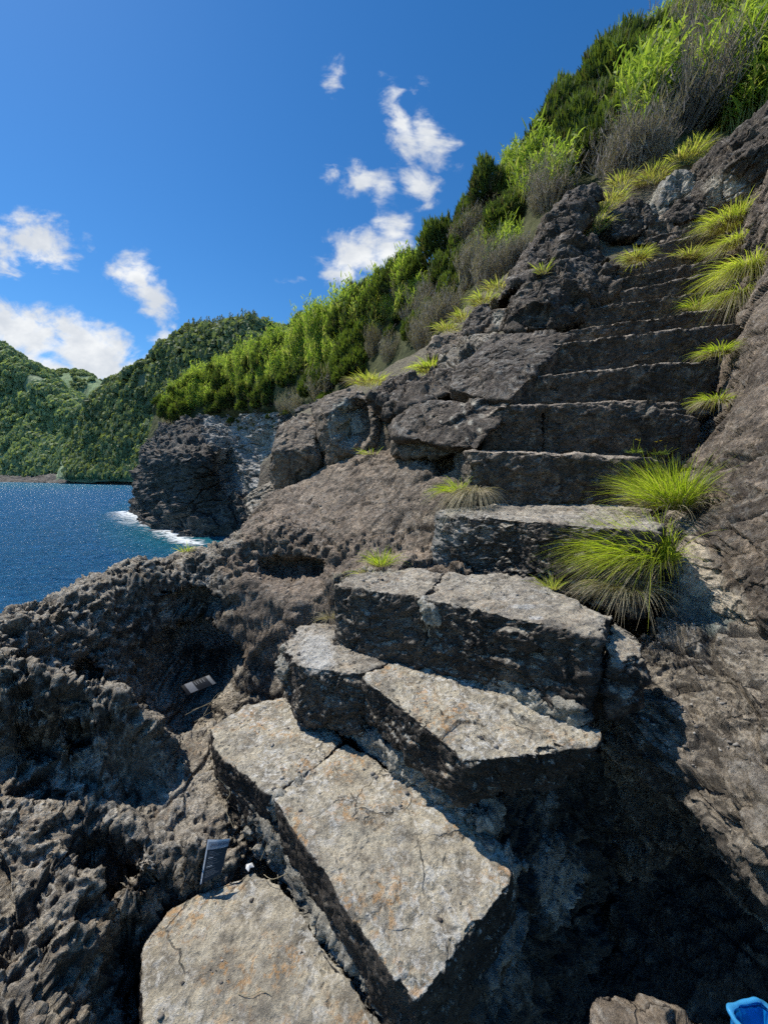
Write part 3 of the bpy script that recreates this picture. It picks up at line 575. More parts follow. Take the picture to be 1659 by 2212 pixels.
# ------------------------------------------------------------------ right hand wall and ledges
def wall(name, rows, nr, nc, mat, layers, seed, tint=None, amp=1.0):
    V, F, N, _ = loft(rows, nr, nc); d, cav = rough(V, N, layers, seed); V0 = V; V = V + N * (d * amp)[:, None]
    o = mesh_np(name, V, F, M[mat], attrs={'cav': cav, 'tint': np.zeros(len(V)) if tint is None else tint(V0)}); o['kind'] = 'structure'; return o
WL = [('fbm', 1.4, 0.05, 3, None), ('facet', 1.7, 0.045, 1, (1, .7, 1)), ('flake', 5, .016, 3, None), ('crack', 1.8, 0.05, 1, (1.3, .5, 1)), ('facet', 7, 0.018, 1, (1, .8, 1.1)), ('facet', 14, 0.009, 1, None), ('ridge', 30, 0.004, 3, None), ('fbm', 60, 0.003, 2, None)]
def wtint(V):
    a, b = project(V); n = perlin(V * 5) * .5 + perlin(V * 14) * .25
    c = np.interp(b, [1120, 1180, 1250, 1330, 1400], [1470, 1478, 1512, 1558, 1600])
    e = np.clip((1.0 - np.abs(a - c) / np.interp(b, [1120, 1200, 1260, 1330, 1390], [24, 34, 66, 70, 34]) - np.clip(np.abs(b - 1260) / 120 - .9, 0, 3) + n) * 2.5, 0, 1)
    return e
wall('rock_wall', [
    [P(1610, 480, 7.45), P(1650, 395, 5.6), P(1690, 340, 4.9), P(1800, 280, 4.2), P(2150, 150, 3.4)],
    [P(1540, 560, 6.25), P(1622, 470, 5.1), P(1655, 440, 4.6), P(1740, 420, 3.9), P(2100, 350, 3.0)],
    [P(1510, 700, 5.45), P(1592, 650, 4.55), P(1625, 620, 4.15), P(1690, 580, 3.5), P(2050, 520, 2.5)],
    [P(1470, 920, 4.25), P(1548, 885, 3.35), P(1590, 830, 3.0), P(1670, 790, 2.6), P(2000, 740, 1.9)],
    [P(1420, 1040, 3.55), P(1502, 1005, 2.78), P(1560, 970, 2.48), P(1665, 940, 2.12), P(2000, 900, 1.55)],
    [P(1380, 1200, 2.95), P(1452, 1180, 2.25), P(1530, 1130, 1.98), P(1665, 1100, 1.75), P(2000, 1060, 1.3)],
    [P(1350, 1290, 2.70), P(1436, 1265, 2.06), P(1535, 1260, 1.84), P(1665, 1260, 1.58), P(2000, 1240, 1.2)],
    [P(1330, 1360, 2.65), P(1440, 1320, 2.0), P(1545, 1345, 1.80), P(1665, 1365, 1.55), P(2000, 1380, 1.15)],
    [P(1330, 1440, 2.75), P(1480, 1400, 2.05), P(1580, 1410, 1.9), P(1680, 1440, 1.75), P(2000, 1480, 1.35)]], 480, 440, 'wall', WL, 3.0, wtint)
LL = [('fbm', 1.5, 0.04, 2, None), ('facet', 2.0, 0.065, 1, (1, .8, 1.4)), ('flake', 3.6, 0.05, 3, (.8, .6, 1.8)), ('crack', 2.2, 0.045, 1, (1, .8, 1.6)), ('facet', 8, 0.024, 1, (1, 1, 1.6)), ('flake', 10, 0.012, 3, (.8, .6, 1.8)), ('facet', 20, 0.008, 1, (1, 1, 1.5)), ('ridge', 30, 0.004, 3, None), ('fbm', 70, 0.0025, 2, None)]
def ltint(V):
    a, b = project(V); n = perlin(V * 3) * .5
    return np.clip(np.clip((1.1 - np.sqrt(((a - 1560) / 170) ** 2 + ((b - 2060) / 110) ** 2) + n) * 1.6, 0, .8) + np.clip((1.1 - np.sqrt(((a - 1535) / 60) ** 2 + ((b - 1335) / 34) ** 2) + n * .8) * 3, 0, 1) * 1.0, 0, 1)  # first patch lightens the shaded face below the lip, in place of fill light
wall('rock_ledge', [
    [P(1400, 1310, 2.25), P(1412, 1312, 2.08), P(1505, 1320, 1.95), P(1668, 1372, 1.68), P(2050, 1405, 1.3)],
    [P(1400, 1400, 2.2), P(1405, 1335, 1.93), P(1500, 1345, 1.76), P(1665, 1400, 1.48), P(2050, 1440, 1.1)],
    [P(1370, 1480, 1.95), P(1360, 1450, 1.75), P(1475, 1460, 1.58), P(1665, 1500, 1.32), P(2050, 1560, 0.98)],
    [P(1330, 1560, 1.75), P(1328, 1550, 1.60), P(1435, 1600, 1.40), P(1665, 1660, 1.13), P(2050, 1700, 0.85)],
    [P(1318, 1600, 1.64), P(1330, 1615, 1.55), P(1445, 1725, 1.30), P(1640, 1900, 0.99), P(2000, 2100, 0.74)],
    [P(1300, 1660, 1.75), P(1335, 1690, 1.75), P(1455, 1810, 1.60), P(1650, 1985, 1.35), P(2000, 2200, 1.05)],
    [P(1240, 1760, 1.85), P(1300, 1830, 1.85), P(1410, 1960, 1.75), P(1640, 2080, 1.5), P(2000, 2330, 1.2)],
    [P(1180, 1950, 1.80), P(1270, 2040, 1.75), P(1370, 2140, 1.65), P(1620, 2230, 1.45), P(2000, 2500, 1.15)],
    [P(1150, 2150, 1.65), P(1240, 2260, 1.6), P(1340, 2360, 1.45), P(1600, 2480, 1.3), P(2000, 2800, 1.05)]], 420, 420, 'lower', LL, 5.0, ltint)
hollow = [  # sides of the hollow under the overhanging third step
    [P(990, 1640, 1.62), P(1100, 1640, 1.66), P(1250, 1620, 1.72), P(1340, 1640, 1.80)],
    [P(1010, 1720, 1.58), P(1110, 1740, 1.60), P(1240, 1740, 1.72), P(1330, 1760, 1.80)],
    [P(1060, 1840, 1.48), P(1140, 1860, 1.52), P(1230, 1880, 1.66), P(1310, 1900, 1.72)],
    [P(1060, 1960, 1.30), P(1140, 1980, 1.40), P(1220, 2010, 1.52), P(1290, 2040, 1.56)],
    [P(960, 2140, 1.12), P(1060, 2150, 1.22), P(1170, 2180, 1.36), P(1260, 2220, 1.40)],
    [P(900, 2300, 1.02), P(1020, 2320, 1.12), P(1140, 2340, 1.2), P(1240, 2380, 1.25)]]
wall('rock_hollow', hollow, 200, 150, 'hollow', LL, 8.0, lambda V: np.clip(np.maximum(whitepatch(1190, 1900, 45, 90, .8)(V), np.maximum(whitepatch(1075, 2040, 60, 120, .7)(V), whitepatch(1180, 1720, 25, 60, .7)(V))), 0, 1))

# ------------------------------------------------------------------ boulders and outcrops
def boulder(label, outline, back, mat, seed, res=.016, ridge=(), p=44, layers=BO, carve=None, attr_fn=None, shrink=.8, amp=1.0, group=None, cat='boulder', lift=0.0, name='boulder'):
    A = np.array([P(*q) for q in outline]); c = A.mean(0)
    Bk = c + (A - c) * shrink + np.array([0, back, lift])
    pts = np.concatenate([A, Bk] + ([np.array([P(*q) for q in ridge])] if len(ridge) else []))
    o = hull_rock(name, pts, M[mat], res, p, layers, seed, carve=carve, attr_fn=attr_fn, amp=amp, cap=260)
    return tag(o, label, cat, group)
boulder('dark angular boulder at the left, lit grey face above and black face below', [(582, 1000, 5.0), (600, 925, 5.2), (650, 888, 5.3), (688, 900, 5.2), (702, 985, 5.0), (692, 1035, 4.9), (612, 1088, 4.8), (584, 1060, 4.9)], 1.0, 'warm', 51, amp=.6, ridge=[(592, 972, 4.72), (660, 968, 4.66), (690, 990, 4.72)], p=40)
cc = P(762, 915, 4.72)
boulder('brown boulder with an arched hollow in its face', [(672, 880, 5.1), (700, 848, 5.2), (760, 836, 5.2), (806, 850, 5.1), (836, 900, 4.9), (846, 975, 4.7), (800, 985, 4.6), (700, 1012, 4.8), (690, 960, 4.9)], 1.0, 'warm', 52, amp=.6, ridge=[(700, 905, 4.75), (790, 890, 4.65), (815, 960, 4.5), (720, 985, 4.62)], p=30, res=.014,
        carve=[(cc, (.27, .8, .37), (0.06, .36, 0.04), .55)], attr_fn=whitepatch(748, 915, 36, 50, .8))
boulder('big dark block with white lichen dots and a black undercut, left of the seventh step', [(842, 905, 3.95), (900, 870, 3.95), (1060, 862, 3.5), (1110, 866, 3.34), (1092, 905, 3.26), (1034, 972, 3.1), (960, 962, 3.25), (850, 945, 3.7)], .9, 'boulder', 53, amp=.6, res=.013, p=36, attr_fn=lambda V: np.max([whitepatch(a, b, c, c)(V) for a, b, c in [(1000, 872, 6), (1022, 868, 7), (1003, 890, 4), (975, 903, 5), (1040, 898, 6), (1015, 912, 5), (985, 922, 4), (1036, 930, 5), (952, 910, 3), (1008, 948, 4), (930, 900, 3), (1052, 880, 4)]], axis=0))
boulder('low pale ledge in the undercut of the big dark block', [(846, 950, 3.85), (940, 950, 3.6), (1000, 975, 3.4), (960, 985, 3.5), (850, 985, 3.8)], .5, 'warm', 54, amp=.6, res=.016)
o = hull_rock('boulder', [P(1075, 716, 4.5), P(1160, 712, 4.35), P(1242, 716, 4.12), P(1220, 738, 3.98), P(1170, 770, 3.8), P(1125, 812, 3.58), P(1100, 862, 3.32), P(1050, 862, 3.46), P(970, 835, 3.9), P(975, 800, 4.2), P(1120, 905, 3.5), P(1175, 800, 4.0), P(1240, 760, 4.25), P(970, 870, 4.1), P(1080, 800, 5.0)], M['boulder'], .014, 40, BO, 55.0, cap=260, amp=.45)
tag(o, 'smooth dark sloping ramp of rock along the left of the stairs', 'boulder')
RID = [('fbm', 1.3, 0.05, 3, None), ('facet', 2.4, 0.07, 1, None), ('flake', 4, 0.025, 3, None), ('facet', 7, 0.025, 1, None), ('crack', 2, 0.04, 1, None), ('facet', 18, .008, 1, None), ('fbm', 40, 0.005, 3, None)]
boulder('large dark boulder overhanging the left of the upper steps', [(1098, 700, 4.7), (1102, 640, 4.9), (1150, 590, 5.1), (1220, 566, 5.3), (1330, 572, 5.25), (1355, 598, 5.1), (1315, 645, 4.85), (1262, 690, 4.55), (1200, 712, 4.45), (1110, 714, 4.6)], 1.2, 'boulder', 56, res=.018, ridge=[(1180, 640, 4.5), (1250, 620, 4.65)], layers=RID)
boulder('long dark ridge of rock rising to the reeds', [(1080, 640, 5.6), (1130, 560, 6.0), (1180, 480, 6.5), (1225, 412, 7.0), (1300, 396, 7.0), (1305, 440, 6.7), (1260, 500, 6.3), (1222, 545, 6.0), (1150, 600, 5.6)], 1.5, 'boulder', 57, res=.024, ridge=[(1190, 540, 5.9), (1240, 460, 6.4)], layers=RID)
boulder('rounded dark rock between the ridge and the big boulder', [(1200, 545, 5.7), (1212, 512, 5.8), (1250, 498, 5.9), (1290, 512, 5.8), (1325, 560, 5.55), (1260, 580, 5.4), (1210, 575, 5.5)], .8, 'boulder', 58, layers=RID)
boulder('ledge of brown rock behind the two left boulders', [(790, 850, 4.6), (830, 822, 4.9), (900, 805, 4.9), (985, 800, 4.5), (980, 850, 4.1), (900, 875, 4.0), (838, 905, 4.2)], .9, 'boulder', 59, res=.016, layers=RID)
boulder('pitted sloping rock left of the dark ramp', [(930, 800, 4.9), (960, 765, 5.1), (1010, 735, 5.2), (1075, 715, 5.0), (1085, 740, 4.6), (1020, 800, 4.3), (960, 840, 4.2)], .9, 'bed', 60, res=.015, layers=RID)
boulder('split dark rock above the small grey slab', [(1000, 700, 5.8), (1015, 672, 5.9), (1050, 656, 5.9), (1062, 690, 5.7), (1030, 725, 5.5), (1005, 722, 5.6)], .5, 'boulder', 61)
boulder('pale fractured rock beside the split dark rock', [(1050, 700, 5.6), (1062, 668, 5.7), (1098, 664, 5.6), (1098, 712, 5.3), (1055, 718, 5.4)], .5, 'warm', 62, attr_fn=whitepatch(1078, 690, 14, 22, .5))
boulder('small grey slab at the edge of the scrub', [(925, 760, 5.7), (935, 735, 5.9), (985, 712, 5.9), (1012, 722, 5.7), (1000, 745, 5.5), (940, 772, 5.5)], .5, 'warm', 63)
boulder('rounded dark rock above the bush on the left of the upper steps', [(1305, 500, 6.6), (1320, 460, 6.8), (1362, 432, 6.9), (1404, 440, 6.8), (1412, 475, 6.6), (1385, 505, 6.4), (1330, 515, 6.4)], .7, 'boulder', 64, layers=RID)
boulder('flat topped grey boulder at the head of the steps', [(1372, 528, 6.4), (1388, 492, 6.6), (1430, 474, 6.7), (1500, 472, 6.6), (1522, 486, 6.5), (1490, 505, 6.3), (1430, 525, 6.2)], .7, 'warm', 65, layers=RID)
boulder('dark knob of rock with a pale right side below the green slope', [(1425, 428, 7.0), (1440, 385, 7.2), (1472, 364, 7.2), (1515, 384, 7.1), (1512, 430, 6.9), (1470, 470, 6.8), (1430, 465, 6.9)], .7, 'tuff', 66, layers=RID, attr_fn=lambda V: whitepatch(1500, 415, 24, 40, 1)(V))
boulder('black wedge of rock leaning on the pale rock', [(1425, 470, 6.7), (1455, 440, 6.8), (1500, 420, 6.8), (1530, 432, 6.7), (1522, 465, 6.5), (1470, 480, 6.5)], .5, 'boulder', 67)
boulder('pale wall of rock above the topmost step', [(1400, 470, 7.0), (1410, 430, 7.1), (1530, 400, 7.0), (1620, 420, 6.6), (1630, 500, 6.3), (1560, 510, 6.6), (1450, 500, 6.8)], .6, 'tuff', 68, layers=RID)
boulder('great dark outcrop at the top right over the pale hollow', [(1522, 425, 6.6), (1528, 360, 6.7), (1560, 295, 6.7), (1659, 222, 6.3), (1800, 150, 5.6), (1850, 420, 5.4), (1660, 440, 6.0), (1560, 440, 6.4)], 1.2, 'boulder', 69, res=.022, ridge=[(1580, 350, 6.2), (1680, 300, 5.8)], layers=RID, attr_fn=lambda V: np.maximum(whitepatch(1570, 405, 50, 34, 1)(V), whitepatch(1545, 440, 20, 40, 1)(V)))
boulder('small dark rock under the right end of the third step', [(1300, 1480, 1.75), (1350, 1440, 1.8), (1400, 1420, 1.85), (1420, 1480, 1.75), (1340, 1560, 1.62), (1290, 1600, 1.62)], .3, 'lower', 70, res=.01)
boulder('jagged rock left of the arched boulder above the sea', [(530, 1110, 4.9), (545, 1060, 5.2), (585, 1030, 5.2), (620, 1060, 5.0), (640, 1090, 4.7), (560, 1140, 4.5)], .6, 'bed', 71, res=.014)
boulder('sunlit stone at the bottom edge in front of the hollow', [(1272, 2188, 1.0), (1290, 2176, 1.02), (1345, 2196, 1.0), (1400, 2228, .96), (1500, 2290, .96), (1760, 2310, .97), (1760, 2420, .8), (1420, 2420, .8), (1300, 2360, .86), (1262, 2240, .94)], .05, 'warm', 72, res=.006, amp=.4)
# ------------------------------------------------------------------ slope behind, hills, sea
def sloft(name, rows, nr, nc, mat, amp, fr, tint=None, seed=0.0, oc=5):
    V, F, N, _ = loft(rows, nr, nc)
    d = amp * fbm(V * fr + seed, oc); V1 = V + N * d[:, None]
    o = mesh_np(name, V1, F, mat, attrs={'cav': np.zeros(len(V)), 'tint': np.zeros(len(V)) if tint is None else tint(V1)}); o['kind'] = 'structure'
    return V1, F, o
T = lambda rows: [list(r) for r in zip(*rows)]          # columns given, rows wanted
sl_cols = [[P(560, 1010, 6), P(600, 960, 8), P(620, 930, 14), P(650, 890, 26)], [P(700, 960, 5.2), P(720, 890, 6.2), P(740, 855, 10), P(760, 838, 17)],
    [P(900, 890, 4.6), P(900, 840, 5.6), P(900, 800, 8), P(910, 755, 12)], [P(1000, 830, 4.8), P(1000, 770, 5.6), P(1010, 725, 7.5), P(1010, 655, 10.5)],
    [P(1100, 730, 5.0), P(1100, 690, 5.8), P(1100, 625, 7.5), P(1090, 595, 9.5)], [P(1250, 640, 5.4), P(1250, 570, 6.3), P(1240, 500, 7.6), P(1220, 445, 9)],
    [P(1400, 550, 6.2), P(1400, 500, 6.9), P(1400, 440, 7.6), P(1400, 375, 8.2)], [P(1560, 500, 6.6), P(1560, 440, 7.1), P(1560, 385, 7.5), P(1560, 305, 7.8)], [P(1850, 350, 5.8), P(1850, 280, 6.4), P(1850, 220, 6.9), P(1850, 100, 7.2)]]
sl_cols = [[c[0] + np.array([0, -.35, -1.1])] + c + [c[-1] + np.array([.4, 1.6, .15])] for c in sl_cols]
sloft('slope_ground', T(sl_cols), 120, 260, M['soil'], .10, 1.2)
hill_cols = [[P(2150, 150, 6.5), P(2150, -100, 7.5), P(2150, -400, 9), P(2150, -800, 11), P(2300, -850, 16)],
    [P(1640, 330, 7.4), P(1600, 230, 8.8), P(1600, 110, 11), P(1600, -60, 14), P(1700, -40, 22)],
    [P(1400, 390, 8.2), P(1350, 330, 9.5), P(1325, 250, 11.5), P(1300, 190, 14), P(1420, 190, 22)],
    [P(1210, 455, 9), P(1165, 445, 10.5), P(1130, 410, 12), P(1090, 375, 15), P(1220, 380, 24)],
    [P(1085, 610, 9.5), P(1055, 595, 11), P(1020, 560, 13), P(985, 520, 16), P(1110, 520, 26)],
    [P(935, 745, 12), P(905, 730, 14), P(870, 690, 17), P(840, 640, 21), P(960, 640, 32)],
    [P(800, 830, 17), P(770, 808, 20), P(735, 760, 25), P(700, 710, 30), P(800, 710, 44)],
    [P(650, 885, 30), P(615, 868, 33), P(595, 815, 36), P(570, 762, 42), P(650, 765, 58)],
    [P(510, 905, 48), P(480, 885, 49.5), P(470, 840, 52), P(450, 805, 56), P(520, 805, 72)],
    [P(345, 942, 52), P(345, 915, 53), P(350, 880, 55), P(345, 866, 57), P(420, 868, 72)],
    [P(312, 965, 56), P(320, 945, 57), P(330, 915, 58), P(345, 890, 60), P(420, 890, 76)]]
hill_cols = [[c[0] + np.array([0, -.25, -1.4])] + c for c in hill_cols]
HV, HF, _ = sloft('hillside', T(hill_cols), 150, 420, M['bank'], .22, .55)
hu, hvv = project(HV)
front = np.arange(len(HV)) < len(HV) * 0.80
def on_hill(u, v):
    d = (hu - u) ** 2 + (hvv - v) ** 2 + np.where(front, 0, 1e6); return HV[np.argmin(d)]

def hl_tint(V):
    a, b = project(V); n = perlin(V * .35) * .5 + perlin(V * 1.1) * .3
    e = 1.15 - np.sqrt(((a - 545) / 95) ** 2 + ((b - 965) / 95) ** 2) + n
    return np.clip(e * 2.2, 0, 1)
hd = [[P(318, 960, 57), P(345, 938, 51), P(400, 922, 50.5), P(455, 914, 50), P(505, 900, 49), P(560, 889, 42), P(620, 890, 33), P(690, 880, 26), P(760, 850, 18)],
    [P(312, 985, 57), P(332, 958, 48), P(395, 947, 45.5), P(440, 952, 45.5), P(500, 934, 48), P(570, 932, 43), P(628, 920, 34), P(690, 900, 26), P(760, 880, 18)],
    [P(310, 1020, 58), P(322, 992, 45), P(385, 980, 38.5), P(442, 990, 39.5), P(490, 985, 47), P(560, 985, 44), P(622, 955, 34.5), P(690, 930, 26), P(760, 910, 18)],
    [P(300, 1055, 60), P(326, 1030, 46), P(385, 1020, 39.5), P(445, 1030, 40), P(500, 1030, 45), P(560, 1030, 43), P(615, 1000, 35.5), P(690, 960, 27), P(760, 950, 18)],
    [P(288, 1085, 62), P(330, 1072, 47), P(378, 1075, 40.5), P(445, 1085, 39.5), P(505, 1085, 41), P(560, 1075, 41), P(610, 1040, 36), P(690, 1010, 28), P(760, 1000, 18)],
    [P(278, 1107, 64), P(330, 1112, 50), P(362, 1130, 42), P(395, 1158, 38.5), P(450, 1170, 37), P(550, 1170, 37), P(610, 1120, 35), P(690, 1060, 28), P(760, 1060, 18)],
    [P(270, 1150, 64), P(310, 1150, 50), P(350, 1180, 42), P(390, 1200, 38), P(450, 1230, 36), P(550, 1230, 36), P(610, 1200, 34), P(690, 1160, 28), P(760, 1160, 18)]]
V, F, N, _ = loft(hd, 380, 520)
d, cav = rough(V, N, [('fbm', .12, 1.0, 3, None), ('flake', .30, 0.9, 3, (.8, .8, 1.7)), ('ridge', .55, .45, 4, (.8, .8, 1.4)), ('crack', .3, .6, 1, (1, 1, 2)), ('fbm', 2.2, .14, 3, None)], 4.0)
V2 = V + N * d[:, None]
mesh_np('headland', V2, F, M['headland'], attrs={'cav': cav * .6, 'tint': hl_tint(V)})['kind'] = 'structure'
# low black reef at the foot of the headland
HB = [('fbm', .5, .5, 3, None), ('flake', .8, .3, 3, None), ('ridge', 1.4, .25, 3, None), ('fbm', 5, .05, 3, None)]
for lab, pts, sdd in (('low black reef at the foot of the headland, washed by foam', [(275, 1106, 63), (300, 1080, 62), (340, 1078, 56), (372, 1105, 47), (368, 1130, 45), (330, 1120, 52), (340, 1090, 66)], 81),
                      ('jagged black rocks at the waterline right of the foam', [(366, 1150, 41), (385, 1120, 42), (440, 1125, 40), (470, 1165, 36), (420, 1180, 36.5), (380, 1172, 38), (430, 1150, 44)], 82)):
    tag(hull_rock('reef', np.array([P(*q) for q in pts]), M['headland'], .25, 12, HB, sdd), lab, 'reef')

# far hills
def hill_tint(cx):
    def fn(V):
        a, b = project(V); e = np.zeros(len(V))
        n = perlin(V * .03) * .6 + perlin(V * .11) * .4
        for (u, v, ru, rv) in cx: e = np.maximum(e, (1.1 - np.sqrt(((a - u) / ru) ** 2 + ((b - v) / rv) ** 2) + n) * 2)
        return np.clip(e, 0, 1)
    return fn
colsB = [[P(120, 1040, 300), P(125, 1035, 310), P(130, 1020, 330), P(135, 1005, 345), P(160, 1000, 420)],
    [P(165, 1040, 290), P(160, 1010, 300), P(160, 980, 315), P(165, 955, 330), P(200, 950, 420)],
    [P(205, 1041, 275), P(200, 1000, 285), P(195, 950, 300), P(198, 890, 325), P(240, 890, 420)],
    [P(260, 1041, 262), P(250, 985, 270), P(245, 910, 285), P(240, 838, 310), P(300, 838, 420)],
    [P(310, 1042, 245), P(310, 970, 250), P(305, 885, 262), P(300, 800, 285), P(370, 800, 400)],
    [P(370, 1045, 225), P(370, 960, 230), P(375, 850, 240), P(390, 738, 262), P(470, 735, 380)],
    [P(450, 1045, 200), P(450, 950, 205), P(450, 830, 215), P(455, 722, 235), P(560, 725, 340)],
    [P(560, 1045, 180), P(560, 950, 185), P(555, 830, 195), P(545, 715, 215), P(700, 740, 320)],
    [P(640, 1045, 165), P(640, 950, 170), P(630, 850, 180), P(600, 790, 200), P(700, 790, 300)]]
BV, BF, _ = sloft('wooded_hill', T(colsB), 170, 320, M['hill'], 5.0, .03, hill_tint([(215, 965, 26, 42), (290, 985, 22, 20)]), 3.0)
colsA = [[P(-260, 1041, 520), P(-260, 960, 540), P(-260, 860, 590), P(-260, 700, 660), P(-300, 690, 900)],
    [P(-100, 1041, 470), P(-100, 960, 490), P(-100, 850, 540), P(-100, 715, 600), P(-120, 715, 900)],
    [P(0, 1041, 430), P(0, 975, 445), P(0, 870, 490), P(0, 755, 545), P(0, 760, 800)],
    [P(50, 1041, 410), P(48, 980, 425), P(45, 890, 465), P(38, 782, 510), P(60, 790, 760)],
    [P(100, 1041, 395), P(95, 985, 408), P(90, 915, 440), P(80, 808, 480), P(110, 812, 700)],
    [P(150, 1041, 380), P(148, 992, 392), P(145, 935, 420), P(135, 860, 455), P(170, 862, 640)],
    [P(200, 1041, 365), P(200, 1005, 375), P(198, 965, 395), P(192, 905, 425), P(230, 905, 600)],
    [P(260, 1041, 350), P(260, 1015, 358), P(258, 985, 372), P(255, 950, 395), P(290, 950, 560)]]
AV, AF, _ = sloft('green_hill', T(colsA), 170, 280, M['hill'], 7.0, .02, None, 8.0)
colsC = [[P(40, 960, 800), P(40, 880, 860), P(60, 800, 950), P(70, 790, 1200)], [P(110, 960, 780), P(110, 880, 840), P(112, 808, 930), P(120, 806, 1200)],
    [P(160, 960, 760), P(165, 890, 820), P(170, 808, 900), P(180, 808, 1150)], [P(210, 960, 740), P(215, 890, 790), P(220, 828, 860), P(230, 830, 1100)], [P(300, 960, 700), P(300, 900, 750), P(300, 870, 800), P(320, 870, 1000)]]
CV, CF, _ = sloft('valley_hill', T(colsC), 90, 140, M['meadow'], 5.0, .012, None, 2.0)
# shore of boulders under the hills
colsS = [[P(-200, 1047, 395), P(-200, 1036, 425), P(-200, 1024, 440)], [P(20, 1045, 365), P(20, 1036, 395), P(20, 1026, 420)], [P(90, 1046, 335), P(90, 1035, 370), P(90, 1024, 400)], [P(170, 1048, 300), P(170, 1036, 325), P(170, 1024, 350)], [P(250, 1049, 268), P(250, 1035, 285), P(250, 1022, 300)], [P(340, 1052, 240), P(340, 1035, 250), P(340, 1020, 262)], [P(450, 1056, 205), P(450, 1036, 215), P(450, 1018, 225)]]
V, F, N, _ = loft(T(colsS), 60, 420); F1, F2, ID = worley(V * .22); V = V + N * ((0.75 - F1) * 3.2 * (.3 + JIT[ID][:, 0]) + 1.0 * fbm(V * .5, 3))[:, None]
mesh_np('shore', V, F, M['shore'], attrs={'cav': sstep(.25, 0, F2 - F1) * .7, 'tint': np.zeros(len(V))})['kind'] = 'structure'

# forest on the far hills: leaf clumps merged into one uncountable mass per hill
def leaf_clump(n, rad, size, flat=.7, seed=0):
    r = np.random.default_rng(seed); q = r.normal(size=(n, 3)); q /= np.linalg.norm(q, axis=1)[:, None]; q[:, 2] = np.abs(q[:, 2]) * 1.2 - .25
    c = q * rad * (0.75 + .3 * r.random((n, 1))) * np.array([1, 1, flat])
    a = np.cross(q, r.normal(size=(n, 3))); a /= np.linalg.norm(a, axis=1)[:, None]; b = np.cross(q + .5 * r.normal(size=(n, 3)), a); b /= np.linalg.norm(b, axis=1)[:, None]
    s = size * (.6 + .8 * r.random((n, 1)))
    V = np.stack([c - a * s - b * s, c + a * s - b * s * .8, c + a * s * .9 + b * s, c - a * s * .8 + b * s], 1)
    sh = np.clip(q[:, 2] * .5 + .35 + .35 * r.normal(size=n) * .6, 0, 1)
    return V.reshape(-1, 3), np.repeat(sh, 4)
def forest(name, pts, scl, mat, label, seed, nl=100, size=.21, skip=1.0):
    r = np.random.default_rng(seed); protos = [leaf_clump(nl, 1.0, size, .8, seed + k) for k in range(6)]
    VS, SS = [], []
    for k, p in enumerate(pts):
        v, s = protos[k % 6]; a = r.random() * 6.28; R = np.array([[math.cos(a), -math.sin(a), 0], [math.sin(a), math.cos(a), 0], [0, 0, 1]])
        h = scl[k]; VS.append(v @ R.T * np.array([h, h, h * (.8 + .7 * r.random())]) + p + [0, 0, h * .3]); SS.append(np.clip(s + .35 * (r.random() - .5), 0, 1))
    V = np.concatenate(VS).astype(f32); F = np.arange(len(V), dtype=np.int32).reshape(-1, 4)
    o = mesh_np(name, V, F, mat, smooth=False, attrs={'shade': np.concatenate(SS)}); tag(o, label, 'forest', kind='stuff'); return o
def pick(V, n, cond, seed, wt=None):
    a, b = project(V); ok = np.where(cond(a, b, V))[0]; r = np.random.default_rng(seed)
    return V[r.choice(ok, min(n, len(ok)), replace=False)]
p = pick(BV, 4200, lambda a, b, V: (a > 150) & (a < 620) & (b < 1034) & (perlin(V * .04) + perlin(V * .13) * .5 > -.42), 5)
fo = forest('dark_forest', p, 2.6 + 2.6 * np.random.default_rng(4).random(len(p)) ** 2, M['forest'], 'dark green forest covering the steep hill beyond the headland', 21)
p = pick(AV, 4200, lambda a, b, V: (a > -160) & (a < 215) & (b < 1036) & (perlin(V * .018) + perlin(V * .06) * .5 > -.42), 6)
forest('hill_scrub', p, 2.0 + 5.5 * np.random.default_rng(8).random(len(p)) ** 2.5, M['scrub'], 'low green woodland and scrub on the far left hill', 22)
p = pick(CV, 420, lambda a, b, V: (a > 50) & (a < 240) & (b < 950) & ((b < 812) | (perlin(V * .012) > .34)), 7)
forest('ridge_trees', p, 3.0 + 3 * np.random.default_rng(9).random(len(p)), M['forest'], 'dark trees along the fields of the distant valley hill', 23)
# pointed trees along the skyline of the wooded hill
r = np.random.default_rng(12); pts = []
top = BV[(np.abs(project(BV)[1] - 712) < 20)]
p = pick(BV, 150, lambda a, b, V: (a > 395) & (a < 560) & (b < 726) & (V[:, 1] < 275), 13)
def conif(n, seed):
    q = np.random.default_rng(seed); z = q.random(n) ** .8; an = q.random(n) * 6.28; rr = (1 - z) * .34 * (.6 + .5 * q.random(n)) + .02
    c = np.stack([rr * np.cos(an), rr * np.sin(an), z], 1); d = np.stack([np.cos(an), np.sin(an), -.5 + 0 * an], 1) * .13; w = np.stack([-np.sin(an), np.cos(an), 0 * an], 1) * .06
    return np.stack([c - w, c + w, c + d + w * .5, c + d - w * .5], 1).reshape(-1, 3)
CF_ = [conif(60, k) for k in range(3)]
VS = [CF_[k % 3] * np.array([4, 4, 5.5 + 4 * r.random()]) + q for k, q in enumerate(p)]
V = np.concatenate(VS).astype(f32); tag(mesh_np('skyline_conifers', V, np.arange(len(V), dtype=np.int32).reshape(-1, 4), M['forest'], smooth=False, attrs={'shade': r.random(len(V)) * .5}), 'dark pointed trees lining the skyline of the wooded hill', 'forest', kind='stuff')

